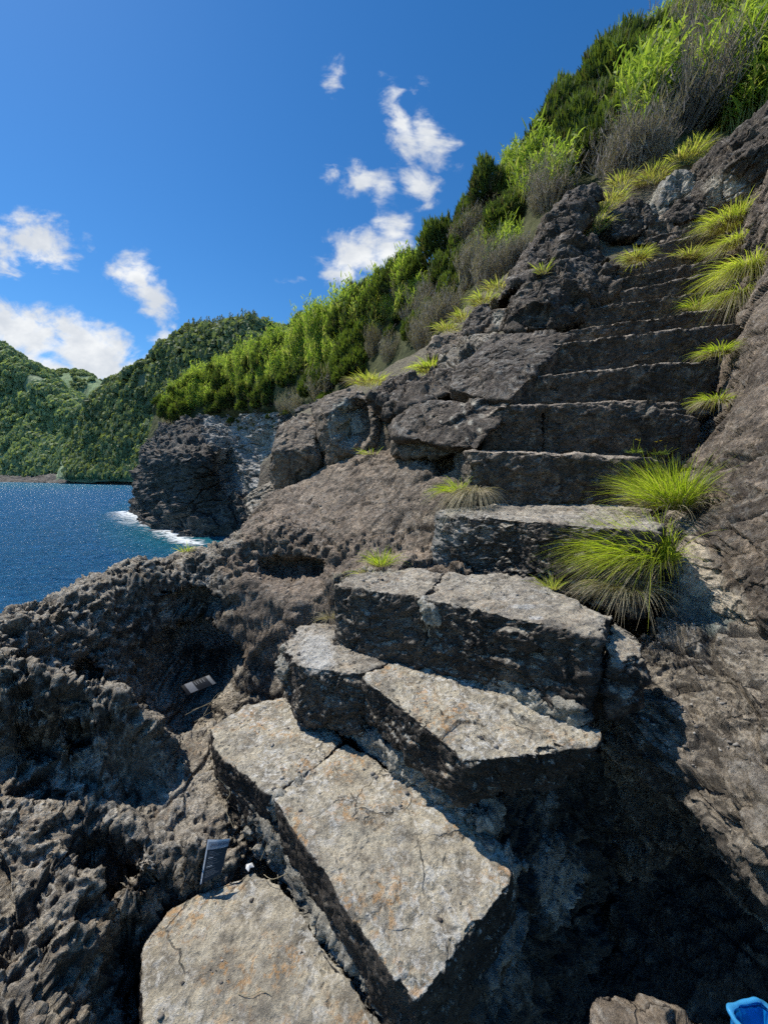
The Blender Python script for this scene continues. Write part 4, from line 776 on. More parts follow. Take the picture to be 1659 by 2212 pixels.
# sea: a fan of waves that reaches the horizon, and foam where it meets the rock
yy = np.concatenate([6.0 * np.exp(np.linspace(0, math.log(400 / 6.0), 900)), 420 * np.exp(np.linspace(0, math.log(9000 / 420), 40))]); tt = np.concatenate([np.linspace(-2.2, -.15, 520), np.linspace(-.14, 1.5, 60)])
X = tt[None, :] * (yy[:, None] + 6); Y = np.repeat(yy[:, None], len(tt), 1)
V = np.stack([X.ravel(), Y.ravel(), np.full(X.size, SEA)], 1).astype(f32)
fade = np.clip(60 / V[:, 1], 0, 1)
V[:, 2] += np.clip(110 / V[:, 1], 0, 1) * (0.14 * fbm(V * np.array([.22, .40, 0]), 3) + .05 * ridged(V * np.array([.8, 1.25, 0]), 2) + .018 * fbm(V * np.array([2.4, 3.1, 0]), 2)) - (V[:, 1] / 9000.0) ** 2 * 6
a, b = project(V)
tint = np.clip(1.2 - np.sqrt(((a - 420) / 190) ** 2 + ((b - 1140) / 75) ** 2), 0, 1) + np.clip((V[:, 1] - 150) / 250, 0, .35) * (V[:, 1] < 500)
mesh_np('sea', V, grid_faces(*X.shape), M['sea'], attrs={'tint': np.clip(tint, 0, 1)})['kind'] = 'structure'
def foam(pts, w, name='sea_foam'):
    C = np.array([Z(u, v, SEA + .12) for u, v in pts]); C = crom(C, 120); t = np.gradient(C, axis=0); t /= np.linalg.norm(t, axis=1)[:, None]; nrm = np.stack([-t[:, 1], t[:, 0], 0 * t[:, 0]], 1)
    k = np.linspace(-1, 1, 11); ww = np.interp(np.linspace(0, 1, len(C)), np.linspace(0, 1, len(w)), w)
    V = (C[:, None] + nrm[:, None] * k[None, :, None] * ww[:, None, None]).reshape(-1, 3)
    V[:, 2] += .06 * perlin(V * 1.1); ti = np.tile(1 - np.abs(k) ** 1.5, len(C))
    mesh_np(name, V, grid_faces(len(C), 11), M['foam'], attrs={'tint': ti})['kind'] = 'structure'
foam([(262, 1104), (300, 1113), (340, 1125), (366, 1138), (392, 1162), (425, 1178)], [2.0, 4.6, 5.0, 3.6, 2.0, 1.2])
foam([(0, 1041.5), (120, 1041.5), (210, 1043), (310, 1047)], [3, 5, 7, 9])
# ------------------------------------------------------------------ plants
def ribbon(C, W, side):            # C (n,k,3) centre lines, W (k,) or (n,k) half widths, side (n,3) -> verts, faces
    n, k, _ = C.shape; W = np.broadcast_to(W, (n, k))
    A = C - side[:, None] * W[..., None]; B = C + side[:, None] * W[..., None]
    V = np.stack([A, B], 2).reshape(-1, 3)
    base = (np.arange(n) * k * 2)[:, None] + (np.arange(k - 1) * 2)[None]
    b = base.ravel(); F = np.stack([b, b + 1, b + 3, b + 2], 1)
    return V.astype(f32), F.astype(np.int32)
def blades(r, n, base_r, L, spread, lean, droop, width, seg=6, up=1.0, jit=.55):
    an = r.random(n) * 6.283; rad = np.sqrt(r.random(n))
    root = np.stack([np.cos(an) * rad * base_r, np.sin(an) * rad * base_r, np.zeros(n)], 1)
    d = np.stack([np.cos(an) * rad * spread, np.sin(an) * rad * spread, np.full(n, up)], 1) + r.normal(size=(n, 3)) * jit * .4 + np.asarray(lean)
    d /= np.linalg.norm(d, axis=1)[:, None]; ln = L * (.45 + .65 * r.random(n)); dr = droop * (.5 + r.random(n))
    t = np.linspace(0, 1, seg)[None, :, None]
    hd = d * np.array([1, 1, 0]); 
    C = root[:, None] + d[:, None] * (ln[:, None, None] * t) + (np.array([0, 0, -1.0])[None, None] + hd[:, None] * .35) * (dr * ln)[:, None, None] * t ** 2.3
    sd_ = np.cross(d, r.normal(size=(n, 3))); sd_ /= np.linalg.norm(sd_, axis=1)[:, None]
    w = width * np.array([1.0, 1.0, .85, .6, .35, .08])[:seg] if seg == 6 else width * np.linspace(1, .08, seg) ** .7
    V, F = ribbon(C, w * np.ones((n, 1)) * (.7 + .6 * r.random((n, 1))), sd_)
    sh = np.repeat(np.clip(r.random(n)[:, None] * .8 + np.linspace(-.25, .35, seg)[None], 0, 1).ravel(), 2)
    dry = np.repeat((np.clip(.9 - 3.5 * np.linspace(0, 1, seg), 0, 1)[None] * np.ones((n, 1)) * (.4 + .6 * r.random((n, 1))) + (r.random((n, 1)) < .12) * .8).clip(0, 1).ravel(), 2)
    return V, F, sh, dry
def tuft(label, pos, n, L, spread, lean, droop, width, base_r, seed, dry_frac=.4, yellow=0.0, group=None, up=1.0, mats=None):
    r = np.random.default_rng(seed); e = empty('grass_tuft', pos); tag(e, label, 'grass tuft', group)
    nd = int(n * dry_frac); 
    if n - nd > 0:
        V, F, sh, dr = blades(r, n - nd, base_r, L, spread, lean, droop, width, up=up)
        mesh_np('green_blades', V, F, M['grass'], e, attrs={'shade': sh, 'dry': np.clip(dr + yellow * r.random(len(dr)), 0, 1)})
    if nd > 0:
        V, F, sh, dr = blades(r, nd, base_r * 1.15, L * .8, spread * 1.2, np.asarray(lean) * 1.2, droop * 1.25, width * .9, up=up * .7)
        mesh_np('dry_blades', V, F, M['straw'], e, attrs={'shade': sh})
    return e
LEAN = (-.35, -.25, 0)
tuft('largest bright green grass tuft drooping over the fourth step beside the wall', P(1392, 1212, 2.05), 2000, .46, .55, (-.85, -.22, 0), .40, .0017, .13, 1, .2, up=.8)
tuft('second large green grass tuft above the largest one, against the wall', P(1445, 1100, 2.35), 1400, .46, .48, (-.38, -.1, 0), .36, .0017, .10, 2, .2)
tuft('dry straw skirt of grass hanging between the two large tufts', P(1378, 1120, 2.28), 520, .26, .7, (-.7, -.3, -.3), .5, .0017, .10, 3, .9, up=.35)
tuft('dead straw thatch under the largest tuft, spreading on the fourth step', P(1345, 1262, 1.96), 700, .20, 1.0, (-.5, -.2, 0), .55, .0015, .12, 103, .95, up=.5)
tuft('small yellow grass sprig left of the largest tuft', P(1192, 1272, 1.98), 90, .13, .9, (-.2, 0, 0), .3, .0018, .03, 4, .3, .5)
tuft('small pale grass tuft on the eighth step against the wall', P(1545, 870, 3.15), 420, .22, 1.3, (-.35, -.1, 0), .7, .0022, .06, 5, .6)
tuft('green grass tuft on the ninth step against the wall', P(1552, 765, 3.5), 450, .22, 1.3, (-.35, -.1, 0), .6, .0023, .07, 6, .35)
tuft('long drooping yellow green grass down the right of the upper steps', P(1612, 590, 4.4), 900, .50, .7, (-.75, -.35, 0), .85, .0026, .10, 7, .3, .35, up=.6)
tuft('lower sprays of long grass hanging to the tenth step', P(1590, 640, 4.25), 450, .42, .8, (-.6, -.3, -.2), .9, .0025, .09, 8, .55, .3, up=.5)
tuft('upper long grass clump below the pale hollow at the top right', P(1575, 490, 5.6), 900, .50, .8, (-.45, -.3, 0), .7, .003, .17, 9, .3, .3)
tuft('grass fringe at the right end of the topmost steps', P(1590, 530, 5.2), 500, .40, .8, (-.5, -.3, -.1), .8, .0028, .10, 10, .4, .3, up=.7)
tuft('yellowish grass clump growing on the fifteenth step', P(1488, 560, 5.6), 380, .30, 1.0, (-.15, -.1, 0), .5, .0035, .10, 11, .4, .5)
tuft('yellow grass tuft on the edge of the big overhanging boulder', P(1375, 562, 5.3), 420, .27, 1.1, (-.1, -.1, 0), .5, .003, .09, 12, .3, .6)
tuft('thin grass sprouting on the eleventh step', P(1505, 668, 4.5), 150, .3, 1.2, (-.35, 0, 0), .5, .0025, .08, 13, .3)
tuft('green wisp of grass on the brown slab at the left end of the sixth step', P(985, 1065, 3.0), 200, .26, 1.1, (-.75, -.1, 0), .55, .002, .05, 14, .1)
tuft('grey mop of dead grass at the left end of the sixth step', P(1025, 1062, 2.88), 380, .28, 1.2, (-.3, -.3, 0), 1.1, .0022, .07, 15, 1.0)
tuft('green weed and straw at the left end of the fourth step', P(822, 1222, 2.52), 220, .2, 1.0, (-.05, 0, 0), .35, .0018, .05, 16, .35)
tuft('bundle of straw lying left of the green weed', P(790, 1240, 2.5), 120, .17, 1.2, (-.6, -.2, 0), .6, .0018, .04, 17, .85, up=.6)
tuft('tuft of straw standing left of the third step', P(712, 1335, 2.5), 60, .16, 1.3, (-.2, 0, 0), .35, .002, .03, 18, 1.0)
tuft('tiny dry tuft on the crest of the pitted rock by the sea', P(403, 1192, 3.32), 70, .14, .8, (.05, 0, 0), .3, .0025, .04, 19, .6)
tuft('round bright yellow green tuft left of the dark ramp', P(930, 800, 5.0), 500, .27, 1.4, (-.1, -.1, 0), .5, .0035, .13, 20, .2, .2)
tuft('yellow grass on the crest behind the arched boulder', P(800, 828, 5.6), 420, .26, 1.3, (-.1, -.1, 0), .4, .004, .22, 21, .3, .5)
tuft('tiny dry sprig on the big overhanging boulder', P(1172, 590, 5.05), 90, .22, .9, (-.1, 0, 0), .3, .003, .05, 22, .6)
tuft('thin green grass along the undercut below the big dark block', P(800, 982, 4.4), 60, .16, .8, (-.3, 0, 0), .3, .0025, .08, 23, .4)
for k, (u, v, Y, n, L) in enumerate([(1045, 655, 6.2, 300, .30), (1005, 690, 6.4, 260, .28), (965, 712, 6.8, 220, .28), (1075, 625, 6.8, 200, .28)]):
    tuft('pale green grass tuft in the band along the upper edge of the left boulders', P(u, v, Y), n, L, 1.1, (-.15, -.15, 0), .5, .0045, .16, 30 + k, .4, .45, group='grass band above the left boulders')
for k, (u, v, Y, n, L) in enumerate([(1410, 385, 7.7, 420, .32), (1475, 350, 7.7, 420, .32), (1500, 330, 7.8, 360, .34), (1540, 350, 7.6, 300, .3), (1320, 440, 7.8, 300, .34), (1290, 470, 7.2, 260, .32), (1345, 400, 8.0, 260, .32), (1280, 500, 6.7, 240, .35)]):
    tuft('yellowing grass clump on the bank between the reeds and the rocks at the top', P(u, v, Y), n, L, 1.1, (-.1, -.2, 0), .5, .005, .22, 40 + k, .45, .55, group='grass on the bank under the reeds')

# loose straw lying about
def straw(label, pts, w=.0011, group=None):
    C = crom(np.array(pts), 16); n = np.array([[0.3, .2, 1.0]]); t = np.gradient(C, axis=0); s = np.cross(t, [0, .3, 1.0]); s /= np.linalg.norm(s, axis=1)[:, None]
    k = np.linspace(0, 6.283, 6)[:-1]; q = np.cross(s, t); q /= np.linalg.norm(q, axis=1)[:, None]
    V = (C[:, None] + w * (np.cos(k)[None, :, None] * s[:, None] + np.sin(k)[None, :, None] * q[:, None])).reshape(-1, 3)
    F = [[i * 5 + j, i * 5 + (j + 1) % 5, (i + 1) * 5 + (j + 1) % 5, (i + 1) * 5 + j] for i in range(15) for j in range(5)]
    o = mesh_np('straw', V, np.array(F), M['straw'], origin=V[0], attrs={'shade': np.full(len(V), .7)}); tag(o, label, 'straw', group)
straw('long straw leaning across the pitted floor left of the second step', [Z(355, 1675, -1.55), Z(400, 1620, -1.52), Z(455, 1580, -1.40)])
straw('bent straw against the mortar of the second step', [Z(505, 1790, -1.62), Z(485, 1740, -1.57), Z(497, 1712, -1.57), Z(470, 1680, -1.5)])
straw('straight straw beside the lower slab', [Z(562, 1860, -1.70), Z(575, 1830, -1.64), Z(590, 1785, -1.56)])
straw('curled pale thread lying on the lowest slab', [Z(515, 2148, -1.725), Z(540, 2153, -1.72), Z(565, 2142, -1.72), Z(585, 2150, -1.72)], .0013)
straw('short curved straw on the edge of the lowest slab', [Z(570, 1890, -1.69), Z(590, 1900, -1.68), Z(625, 1885, -1.67)])
for k, q in enumerate([[(400, 1545), (450, 1520), (520, 1490)], [(420, 1560), (480, 1525), (540, 1500)], [(440, 1545), (470, 1500), (505, 1490)], [(415, 1535), (465, 1512), (500, 1470)], [(450, 1555), (500, 1545), (525, 1520)]]):
    straw('one of the pale straws heaped at the mouth of the cave', [Z(a, b, -1.56 + .03 * (j == 1)) for j, (a, b) in enumerate(q)], group='straws at the mouth of the cave')

# small yellow flowers on the sixth step
def flower(label, pos, seed):
    r = np.random.default_rng(seed); e = empty('flower_plant', pos); tag(e, label, 'flowering plant')
    V, F, sh, dr = blades(r, 44, .03, .055, 2.0, (0, 0, 0), .2, .004, seg=4); mesh_np('leaves', V, F, M['heath'], e, attrs={'shade': sh, 'dry': dr * 0})
    V, F, sh, dr = blades(r, 6, .03, .10, .8, (0, 0, 0), .05, .001, seg=4); mesh_np('stems', V, F, M['grass'], e, attrs={'shade': sh, 'dry': dr * 0})
    for k in range(2):
        c = np.array([r.normal() * .02, r.normal() * .02, .085 + .015 * r.random()]); m = 9; an = np.arange(m) / m * 6.283
        V = []; 
        for q in an:
            d = np.array([math.cos(q), math.sin(q), .25]); s = np.array([-math.sin(q), math.cos(q), 0]) * .003
            V += [c, c + d * .006 - s, c + d * .012, c + d * .006 + s]
        mesh_np('flower', np.array(V), np.arange(4 * m).reshape(-1, 4), M['petal'], e, attrs={'shade': np.full(4 * m, .5)})
flower('small plant with yellow flowers on the sixth step, the left one', P(1372, 978, 2.72), 1)
flower('small plant with yellow flowers on the sixth step, beside the wall', P(1425, 982, 2.66), 2)

# reeds, heath shrubs and dead scrub on the hillside
def reed_proto(seed, n, H, leaves, lw, sprd):
    r = np.random.default_rng(seed)
    an = r.random(n) * 6.283; rad = np.sqrt(r.random(n)) * sprd; root = np.stack([np.cos(an) * rad, np.sin(an) * rad, -0.1 + 0 * an], 1)
    h = H * (.6 + .45 * r.random(n)); d = np.stack([r.normal(size=n) * .10 + .06, r.normal(size=n) * .10 - .05, np.ones(n)], 1)
    t = np.linspace(0, 1, 4)[None, :, None]; C = root[:, None] + d[:, None] * (h[:, None, None] * t) + np.array([.12, -.05, 0])[None, None] * (t ** 2) * h[:, None, None]
    sd_ = r.normal(size=(n, 3)) * [1, 1, 0]; sd_ /= np.linalg.norm(sd_, axis=1)[:, None]
    V1, F1 = ribbon(C, .011 * np.array([1, .9, .7, .3]), sd_); sh1 = np.full(len(V1), .35); dr1 = np.full(len(V1), .5)
    m = n * leaves; ci = np.repeat(np.arange(n), leaves); tt = .22 + .78 * np.tile((np.arange(leaves) + .5) / leaves, n) + .04 * r.normal(size=m)
    tt = np.clip(tt, .1, 1); base = root[ci] + d[ci] * (h[ci] * tt)[:, None] + np.array([.12, -.05, 0])[None] * (tt ** 2 * h[ci])[:, None]
    la = r.random(m) * 6.283; ld = np.stack([np.cos(la) * .62 + .12, np.sin(la) * .62, .75 + .35 * r.random(m)], 1); ld /= np.linalg.norm(ld, axis=1)[:, None]
    L = lw * 11 * (.7 + .6 * r.random(m)) * (1.15 - .45 * tt)
    k = 5; s = np.linspace(0, 1, k)[None, :, None]
    C = base[:, None] + ld[:, None] * (L[:, None, None] * s) + np.array([0, 0, -1.0]) * (L * (.15 + .5 * r.random(m)))[:, None, None] * s ** 2.2
    sd_ = np.cross(ld, r.normal(size=(m, 3)) * .5 + [0, 0, 1.0]); sd_ /= np.linalg.norm(sd_, axis=1)[:, None]
    V2, F2 = ribbon(C, lw * .5 * np.array([.7, 1, .85, .55, .05]), sd_)
    sh2 = np.repeat(np.clip(.15 + .6 * tt + .35 * r.normal(size=m), 0, 1), 2 * k); dr2 = np.repeat((r.random(m) < .10 * (1.2 - tt) * 2) * .8, 2 * k)
    return np.concatenate([V1, V2]), np.concatenate([F1, F2 + len(V1)]), np.concatenate([sh1, sh2]), np.concatenate([dr1, dr2])
def heath_proto(seed, n, R, H, twig=False):
    r = np.random.default_rng(seed); q = r.normal(size=(n, 3)); q /= np.linalg.norm(q, axis=1)[:, None]; q[:, 2] = np.abs(q[:, 2])
    lobes = r.normal(size=(9, 3)); lobes[:, 2] = np.abs(lobes[:, 2]); lobes /= np.linalg.norm(lobes, axis=1)[:, None]
    bump = (np.maximum(q @ lobes.T, 0) ** 6).max(1)
    c = q * np.array([R, R, H]) * (.62 + .38 * bump)[:, None] * (.8 + .22 * r.random((n, 1)))
    m = 9; ci = np.repeat(np.arange(n), m); ax = q[ci] * .55 + np.array([0, 0, .85]); ax += r.normal(size=(n * m, 3)) * .28; ax /= np.linalg.norm(ax, axis=1)[:, None]
    L = .17 * (R / .8) ** .6 * (.6 + .8 * r.random(n * m)); k = 3; s = np.linspace(0, 1, k)[None, :, None]
    C = c[ci][:, None] + r.normal(size=(n * m, 1, 3)) * .035 * R + ax[:, None] * L[:, None, None] * s
    sd_ = np.cross(ax, r.normal(size=(n * m, 3))); sd_ /= np.linalg.norm(sd_, axis=1)[:, None]
    V, F = ribbon(C, .016 * (R / .8) ** .6 * np.array([.8, 1.0, .25]), sd_)
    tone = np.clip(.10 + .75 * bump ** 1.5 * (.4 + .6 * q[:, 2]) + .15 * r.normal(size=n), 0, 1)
    sh = np.repeat(np.clip(np.repeat(tone, m)[:, None] + np.linspace(-.12, .2, k)[None], 0, 1).ravel(), 2); dr = np.repeat(np.repeat((r.random(n) < .12) * .7, m), 2 * k)
    # stems
    b = 16; an = r.random(b) * 6.283; el = .35 + 1.0 * r.random(b); tip = np.stack([np.cos(an) * np.cos(el) * R, np.sin(an) * np.cos(el) * R, np.sin(el) * H], 1) * .85
    s = np.linspace(0, 1, 5)[None, :, None]; C = tip[:, None] * s + np.array([0, 0, 1.0]) * (s * (1 - s)) * .2 * H + r.normal(size=(b, 5, 3)) * .03 * R; C[:, 0] = r.normal(size=(b, 3)) * .04; C[:, 0, 2] = -.1
    sd_ = r.normal(size=(b, 3)); sd_ /= np.linalg.norm(sd_, axis=1)[:, None]
    VS, FS = ribbon(C, .02 * R * np.array([1.5, 1.1, .8, .5, .25]), sd_)
    return V, F, sh, dr, VS, FS
def twig_proto(seed, n, R, H):
    r = np.random.default_rng(seed); an = r.random(n) * 6.283; rad = np.sqrt(r.random(n))
    k = 5; s = np.linspace(0, 1, k)[None, :, None]; h = H * (.45 + .65 * r.random(n))
    root = np.stack([np.cos(an) * rad * R * .45, np.sin(an) * rad * R * .45, h * .0], 1)
    d = np.stack([np.cos(an) * rad * R * .75 + .12 * H, np.sin(an) * rad * R * .75 - .05, h], 1)
    C = root[:, None] + d[:, None] * s + r.normal(size=(n, k, 3)) * .035 * H * s
    sd_ = r.normal(size=(n, 3)); sd_ /= np.linalg.norm(sd_, axis=1)[:, None]
    V1, F1 = ribbon(C, .0045 * np.array([1.5, 1.2, .9, .6, .2]), sd_)
    m = n * 7; ci = np.repeat(np.arange(n), 7); tt = .3 + .7 * r.random(m); base = root[ci] + d[ci] * tt[:, None]
    bd = r.normal(size=(m, 3)) * .35 + [.1, 0, .9]; bd /= np.linalg.norm(bd, axis=1)[:, None]; L = .22 * H * (.4 + .8 * r.random(m))
    C = base[:, None] + bd[:, None] * L[:, None, None] * np.linspace(0, 1, 3)[None, :, None]; sd_ = np.cross(bd, r.normal(size=(m, 3))); sd_ /= np.linalg.norm(sd_, axis=1)[:, None]
    V2, F2 = ribbon(C, .0065 * np.array([.8, 1.0, .3]), sd_)
    sh = np.concatenate([np.full(len(V1), .2), np.repeat(np.clip(.5 + .3 * r.normal(size=m), 0, 1), 6)])
    return np.concatenate([V1, V2]), np.concatenate([F1, F2 + len(V1)]), sh
PROTO = {}
def mk(name, parts):
    out = []
    for pn, V, F, mat, at in parts:
        V = np.asarray(V, f32); me_o = mesh_np(pn, V, F, mat, attrs=at, smooth=False); out.append((pn, me_o.data)); bpy.data.objects.remove(me_o)
    return out
for k in range(3):
    V, F, sh, dr = reed_proto(60 + k, 34, 1.7, 11, .042, .38); PROTO['reed_near', k] = mk('r', [('leaves', V, F, M['reed'], {'shade': sh, 'dry': dr})])
    V, F, sh, dr = reed_proto(70 + k, 60, 3.2, 10, .07, 1.2); PROTO['reed_far', k] = mk('r', [('leaves', V, F, M['reed'], {'shade': sh, 'dry': dr})])
    V, F, sh, dr, VS, FS = heath_proto(80 + k, 520, .8, 1.15); PROTO['heath', k] = mk('h', [('foliage', V, F, M['heath'], {'shade': sh, 'dry': dr}), ('stems', VS, FS, M['wood'], {'shade': np.full(len(VS), .4)})])
    V, F, sh = twig_proto(90 + k, 150, .55, 1.0); PROTO['twig', k] = mk('t', [('twigs', V, F, M['twig'], {'shade': sh})])
def plant(kind, k, name, loc, s, rz, label, cat, group, tilt=(0, 0), sz=1.0):
    e = empty(name, loc, rz); e.scale = (s, s, s * sz); e.rotation_euler = (tilt[0], tilt[1], rz); tag(e, label, cat, group)
    for pn, me in PROTO[kind, k % 3]:
        o = bpy.data.objects.new(pn, me); COL.objects.link(o); o.parent = e
    return e
r = np.random.default_rng(77)
def put(kind, name, u, v, s, label, cat, group, k, sz=1.0, p=None, sink=.05):
    q = on_hill(u, v) if p is None else p
    return plant(kind, k, name, (q[0], q[1], q[2] - sink), s, r.random() * 6.28 if kind in ('heath',) else (r.random() - .5) * 1.6, label, cat, group, (r.normal() * .06, r.normal() * .06), sz)
# prominent dark heaths on the skyline and in the slope: (u, v of the foot, scale, label)
HE = [(1205, 250, 1.5, 'dark heath bush standing highest on the skyline, upper right'), (1260, 215, 1.2, 'dark heath bush right of the highest skyline bush'), (1050, 420, 1.5, 'tall dark pointed heath on the skyline between reed patches'), (1000, 470, 1.2, 'dark heath just left of the tall pointed one'),
      (950, 540, 1.6, 'round dark heath on the skyline left of the middle'), (870, 610, 1.9, 'dark heath where the skyline meets the white cloud'), (1480, 120, .95, 'brown dark heath among the reeds near the top edge'), (1420, 120, .85, 'dark heath among the highest reeds'), (1440, 190, 1.2, 'dark heath beside the swept grey scrub')]
for k, (u, v, s, lab) in enumerate(HE): put('heath', 'heath_shrub', u, v + 22, s * .66, lab, 'shrub', 'heath shrubs on the hillside', k, 1.25)
mid = [(1230, 280), (1270, 290), (1300, 250), (1250, 330), (1310, 200), (1180, 330), (1340, 160), (1290, 330), (1215, 350)]
for k, (u, v) in enumerate(mid): put('heath', 'heath_shrub', u + r.normal() * 8, v + 20 + r.normal() * 8, 1.0 + .4 * r.random(), 'yellow green heath shrub in the clump between reed patches, upper right', 'shrub', 'heath shrubs of the upper clump', k)
n = 0
for u, v in [(1010, 500), (990, 560), (1040, 520), (960, 600), (925, 640), (900, 600), (880, 660), (860, 690), (930, 690), (900, 720), (840, 720), (820, 660), (1090, 480), (1075, 560), (980, 640), (950, 710), (1000, 590)]:
    put('heath', 'heath_shrub', u, v + 8, .45 + .4 * r.random(), 'dark heath shrub on the steep slope above the left boulders', 'shrub', 'heath shrubs on the steep slope', n, 1.1); n += 1
for k in range(38):
    u = 340 + 470 * r.random(); lo = np.interp(u, [340, 500, 640, 800], [930, 888, 868, 815]); v = lo - r.random() ** 1.3 * np.interp(u, [340, 500, 800], [45, 80, 80]) + 4
    put('heath', 'heath_shrub', u, v, (1.0 + 1.1 * r.random()) * np.interp(u, [340, 500, 800], [1.15, 1.1, .7]), 'dark heath shrub along the foot of the bright reed bed', 'shrub', 'heath shrubs below the reed bed', k)
for k, (u, v) in enumerate([(800, 640), (760, 660), (740, 672), (715, 690), (690, 700), (670, 705), (655, 715), (640, 722), (625, 735), (600, 745), (570, 752), (845, 640), (780, 650), (420, 815), (360, 862), (345, 868)]):
    put('heath', 'heath_shrub', u, v + 6, .7 + .9 * r.random(), 'small dark bush on the distant skyline above the reed bed', 'shrub', 'skyline bushes above the reed bed', k, 1.1)
# far reed bed
n = 0
while n < 150:
    u = 350 + 560 * r.random(); hi = np.interp(u, [350, 450, 570, 700, 840, 910], [870, 805, 762, 710, 645, 600]); lo = np.interp(u, [350, 480, 600, 740, 850, 910], [880, 845, 815, 755, 680, 640])
    v = hi + (lo + 26 - hi) * r.random() ** 1.15
    q = on_hill(u, v); s = .42 + .46 * r.random() if q[1] > 22 else .28 + .26 * r.random()
    put('reed_far', 'reed_clump', u, v, s, 'bright green reed clump of the wide reed bed on the middle slope', 'reeds', 'reed bed on the middle slope', n, p=q); n += 1
for k in range(34):
    u = 370 + 520 * r.random(); hi = np.interp(u, [350, 450, 570, 700, 840, 910], [870, 805, 762, 710, 645, 600]); lo = np.interp(u, [350, 480, 600, 740, 850, 910], [880, 845, 815, 755, 680, 640])
    put('heath', 'heath_shrub', u, hi + (lo - hi) * r.random(), (.5 + .9 * r.random()) * np.interp(u, [350, 600, 900], [1.7, 1.3, .8]), 'dark heath shrub growing up through the bright reed bed', 'shrub', 'heath shrubs among the reed bed', k, 1.2)
for k in range(30):
    u = 325 + 400 * r.random(); lo = np.interp(u, [312, 345, 510, 650, 800], [962, 944, 904, 884, 829])
    put('heath' if k % 3 else 'twig', 'heath_shrub' if k % 3 else 'dead_scrub', u, lo, (.5 + .7 * r.random()) * (1 if k % 3 else 2.2), 'low shrub hanging over the top edge of the headland cliff', 'shrub', 'shrubs on the cliff edge', k, .8, sink=.5)
# near reeds
n = 0
zones = [([1085, 1130, 1180], [345, 420], 26, .8), ([1130, 1220, 1200], [300, 440], 30, .8), ([1300, 1400], [60, 330], 40, .9), ([1400, 1640], [-60, 120], 44, 1.0), ([1480, 1659], [120, 290], 40, .85), ([1330, 1420], [240, 340], 22, .85), ([1060, 1110], [500, 560], 8, .6), ([980, 1060], [480, 600], 14, .55), ([1640, 1800], [-150, 200], 26, 1.0)]
for us, vs, cnt, sc in zones:
    for j in range(cnt):
        u = us[0] + (us[-1] - us[0]) * r.random(); v = vs[0] + (vs[1] - vs[0]) * r.random()
        hi = np.interp(u, [980, 1090, 1300, 1600, 1800], [520, 370, 185, -50, -250]); v = max(v, hi); cr = .62 if v - hi < 70 else 1.0
        put('reed_near', 'reed_clump', u, v, cr * sc * (.75 + .5 * r.random()), 'tall yellow green reed clump on the near slope at the upper right', 'reeds', 'reeds on the near slope', n); n += 1
# dead grey scrub
n = 0
for us, vs, cnt, sc, lab, g in [((1130, 1200), (400, 470), 9, .7, 'grey dead scrub bush above the long dark ridge', 'dead scrub above the ridge'), ((1285, 1380), (310, 400), 14, .85, 'soft grey dead bush under the reeds at the head of the steps', 'dead scrub under the reeds'),
                        ((1400, 1520), (120, 300), 20, 1.1, 'wind swept grey dead scrub between the reeds at the upper right', 'wind swept scrub'), ((960, 1110), (500, 680), 26, .75, 'grey twiggy dead scrub on the slope left of the ridge', 'dead scrub on the slope'), ((760, 960), (640, 800), 24, .9, 'grey leafless scrub above the brown ledge', 'dead scrub above the ledge')]:
    for j in range(cnt):
        u = us[0] + (us[1] - us[0]) * r.random(); v = vs[0] + (vs[1] - vs[0]) * r.random()
        lo = np.interp(u, [760, 935, 1085, 1210, 1400, 1640], [835, 750, 612, 458, 395, 332])
        if v > lo: v = lo - 10 * r.random()
        put('twig', 'dead_scrub', u, v, sc * (.7 + .7 * r.random()), lab, 'shrub', g, n); n += 1
# ------------------------------------------------------------------ things people left
def sheet(quad, nu, nv, bend, off=0.0, u0=0, u1=1, v0=0, v1=1):
    a, b, c, d = [np.array(q) for q in quad]                # top left, top right, bottom right, bottom left
    n = np.cross(b - a, d - a); n /= np.linalg.norm(n)
    if n @ a > 0: n = -n
    U, Vv = np.meshgrid(np.linspace(u0, u1, nu), np.linspace(v0, v1, nv)); U = U.ravel()[:, None]; Vv = Vv.ravel()[:, None]
    p = (a * (1 - U) + b * U) * (1 - Vv) + (d * (1 - U) + c * U) * Vv
    return (p + n * (bend * np.sin(U * math.pi) * (1 - .4 * Vv) + off)).astype(f32), grid_faces(nv, nu)
def sheet_text(body, quad, bend, off, u0, v0, hgt, mat, parent, width, shear=.2, aspect=1.0, base=None):
    cu = bpy.data.curves.new('lettering', 'FONT'); cu.body = body; cu.shear = shear; cu.resolution_u = 3
    o = bpy.data.objects.new('lettering', cu); COL.objects.link(o); bpy.context.view_layer.update()
    me = bpy.data.meshes.new_from_object(o.evaluated_get(bpy.context.evaluated_depsgraph_get())); bpy.data.objects.remove(o)
    co = np.array([v.co[:] for v in me.vertices]); mn, mx = co.min(0), co.max(0)
    U = u0 + (co[:, 0] - mn[0]) / (mx[0] - mn[0]) * width; Vv = v0 + hgt - (co[:, 1] - mn[1]) / (mx[1] - mn[1]) * hgt
    a, b, c, d = [np.array(q) for q in quad]; n = np.cross(b - a, d - a); n /= np.linalg.norm(n)
    if n @ a > 0: n = -n
    U = U[:, None]; Vv = Vv[:, None]; p = (a * (1 - U) + b * U) * (1 - Vv) + (d * (1 - U) + c * U) * Vv + n * (bend * np.sin(U * math.pi) * (1 - .4 * Vv) + off)
    for i, v in enumerate(me.vertices): v.co = p[i] - base
    me.materials.append(mat); o = bpy.data.objects.new('lettering', me); COL.objects.link(o); o.parent = parent; return o
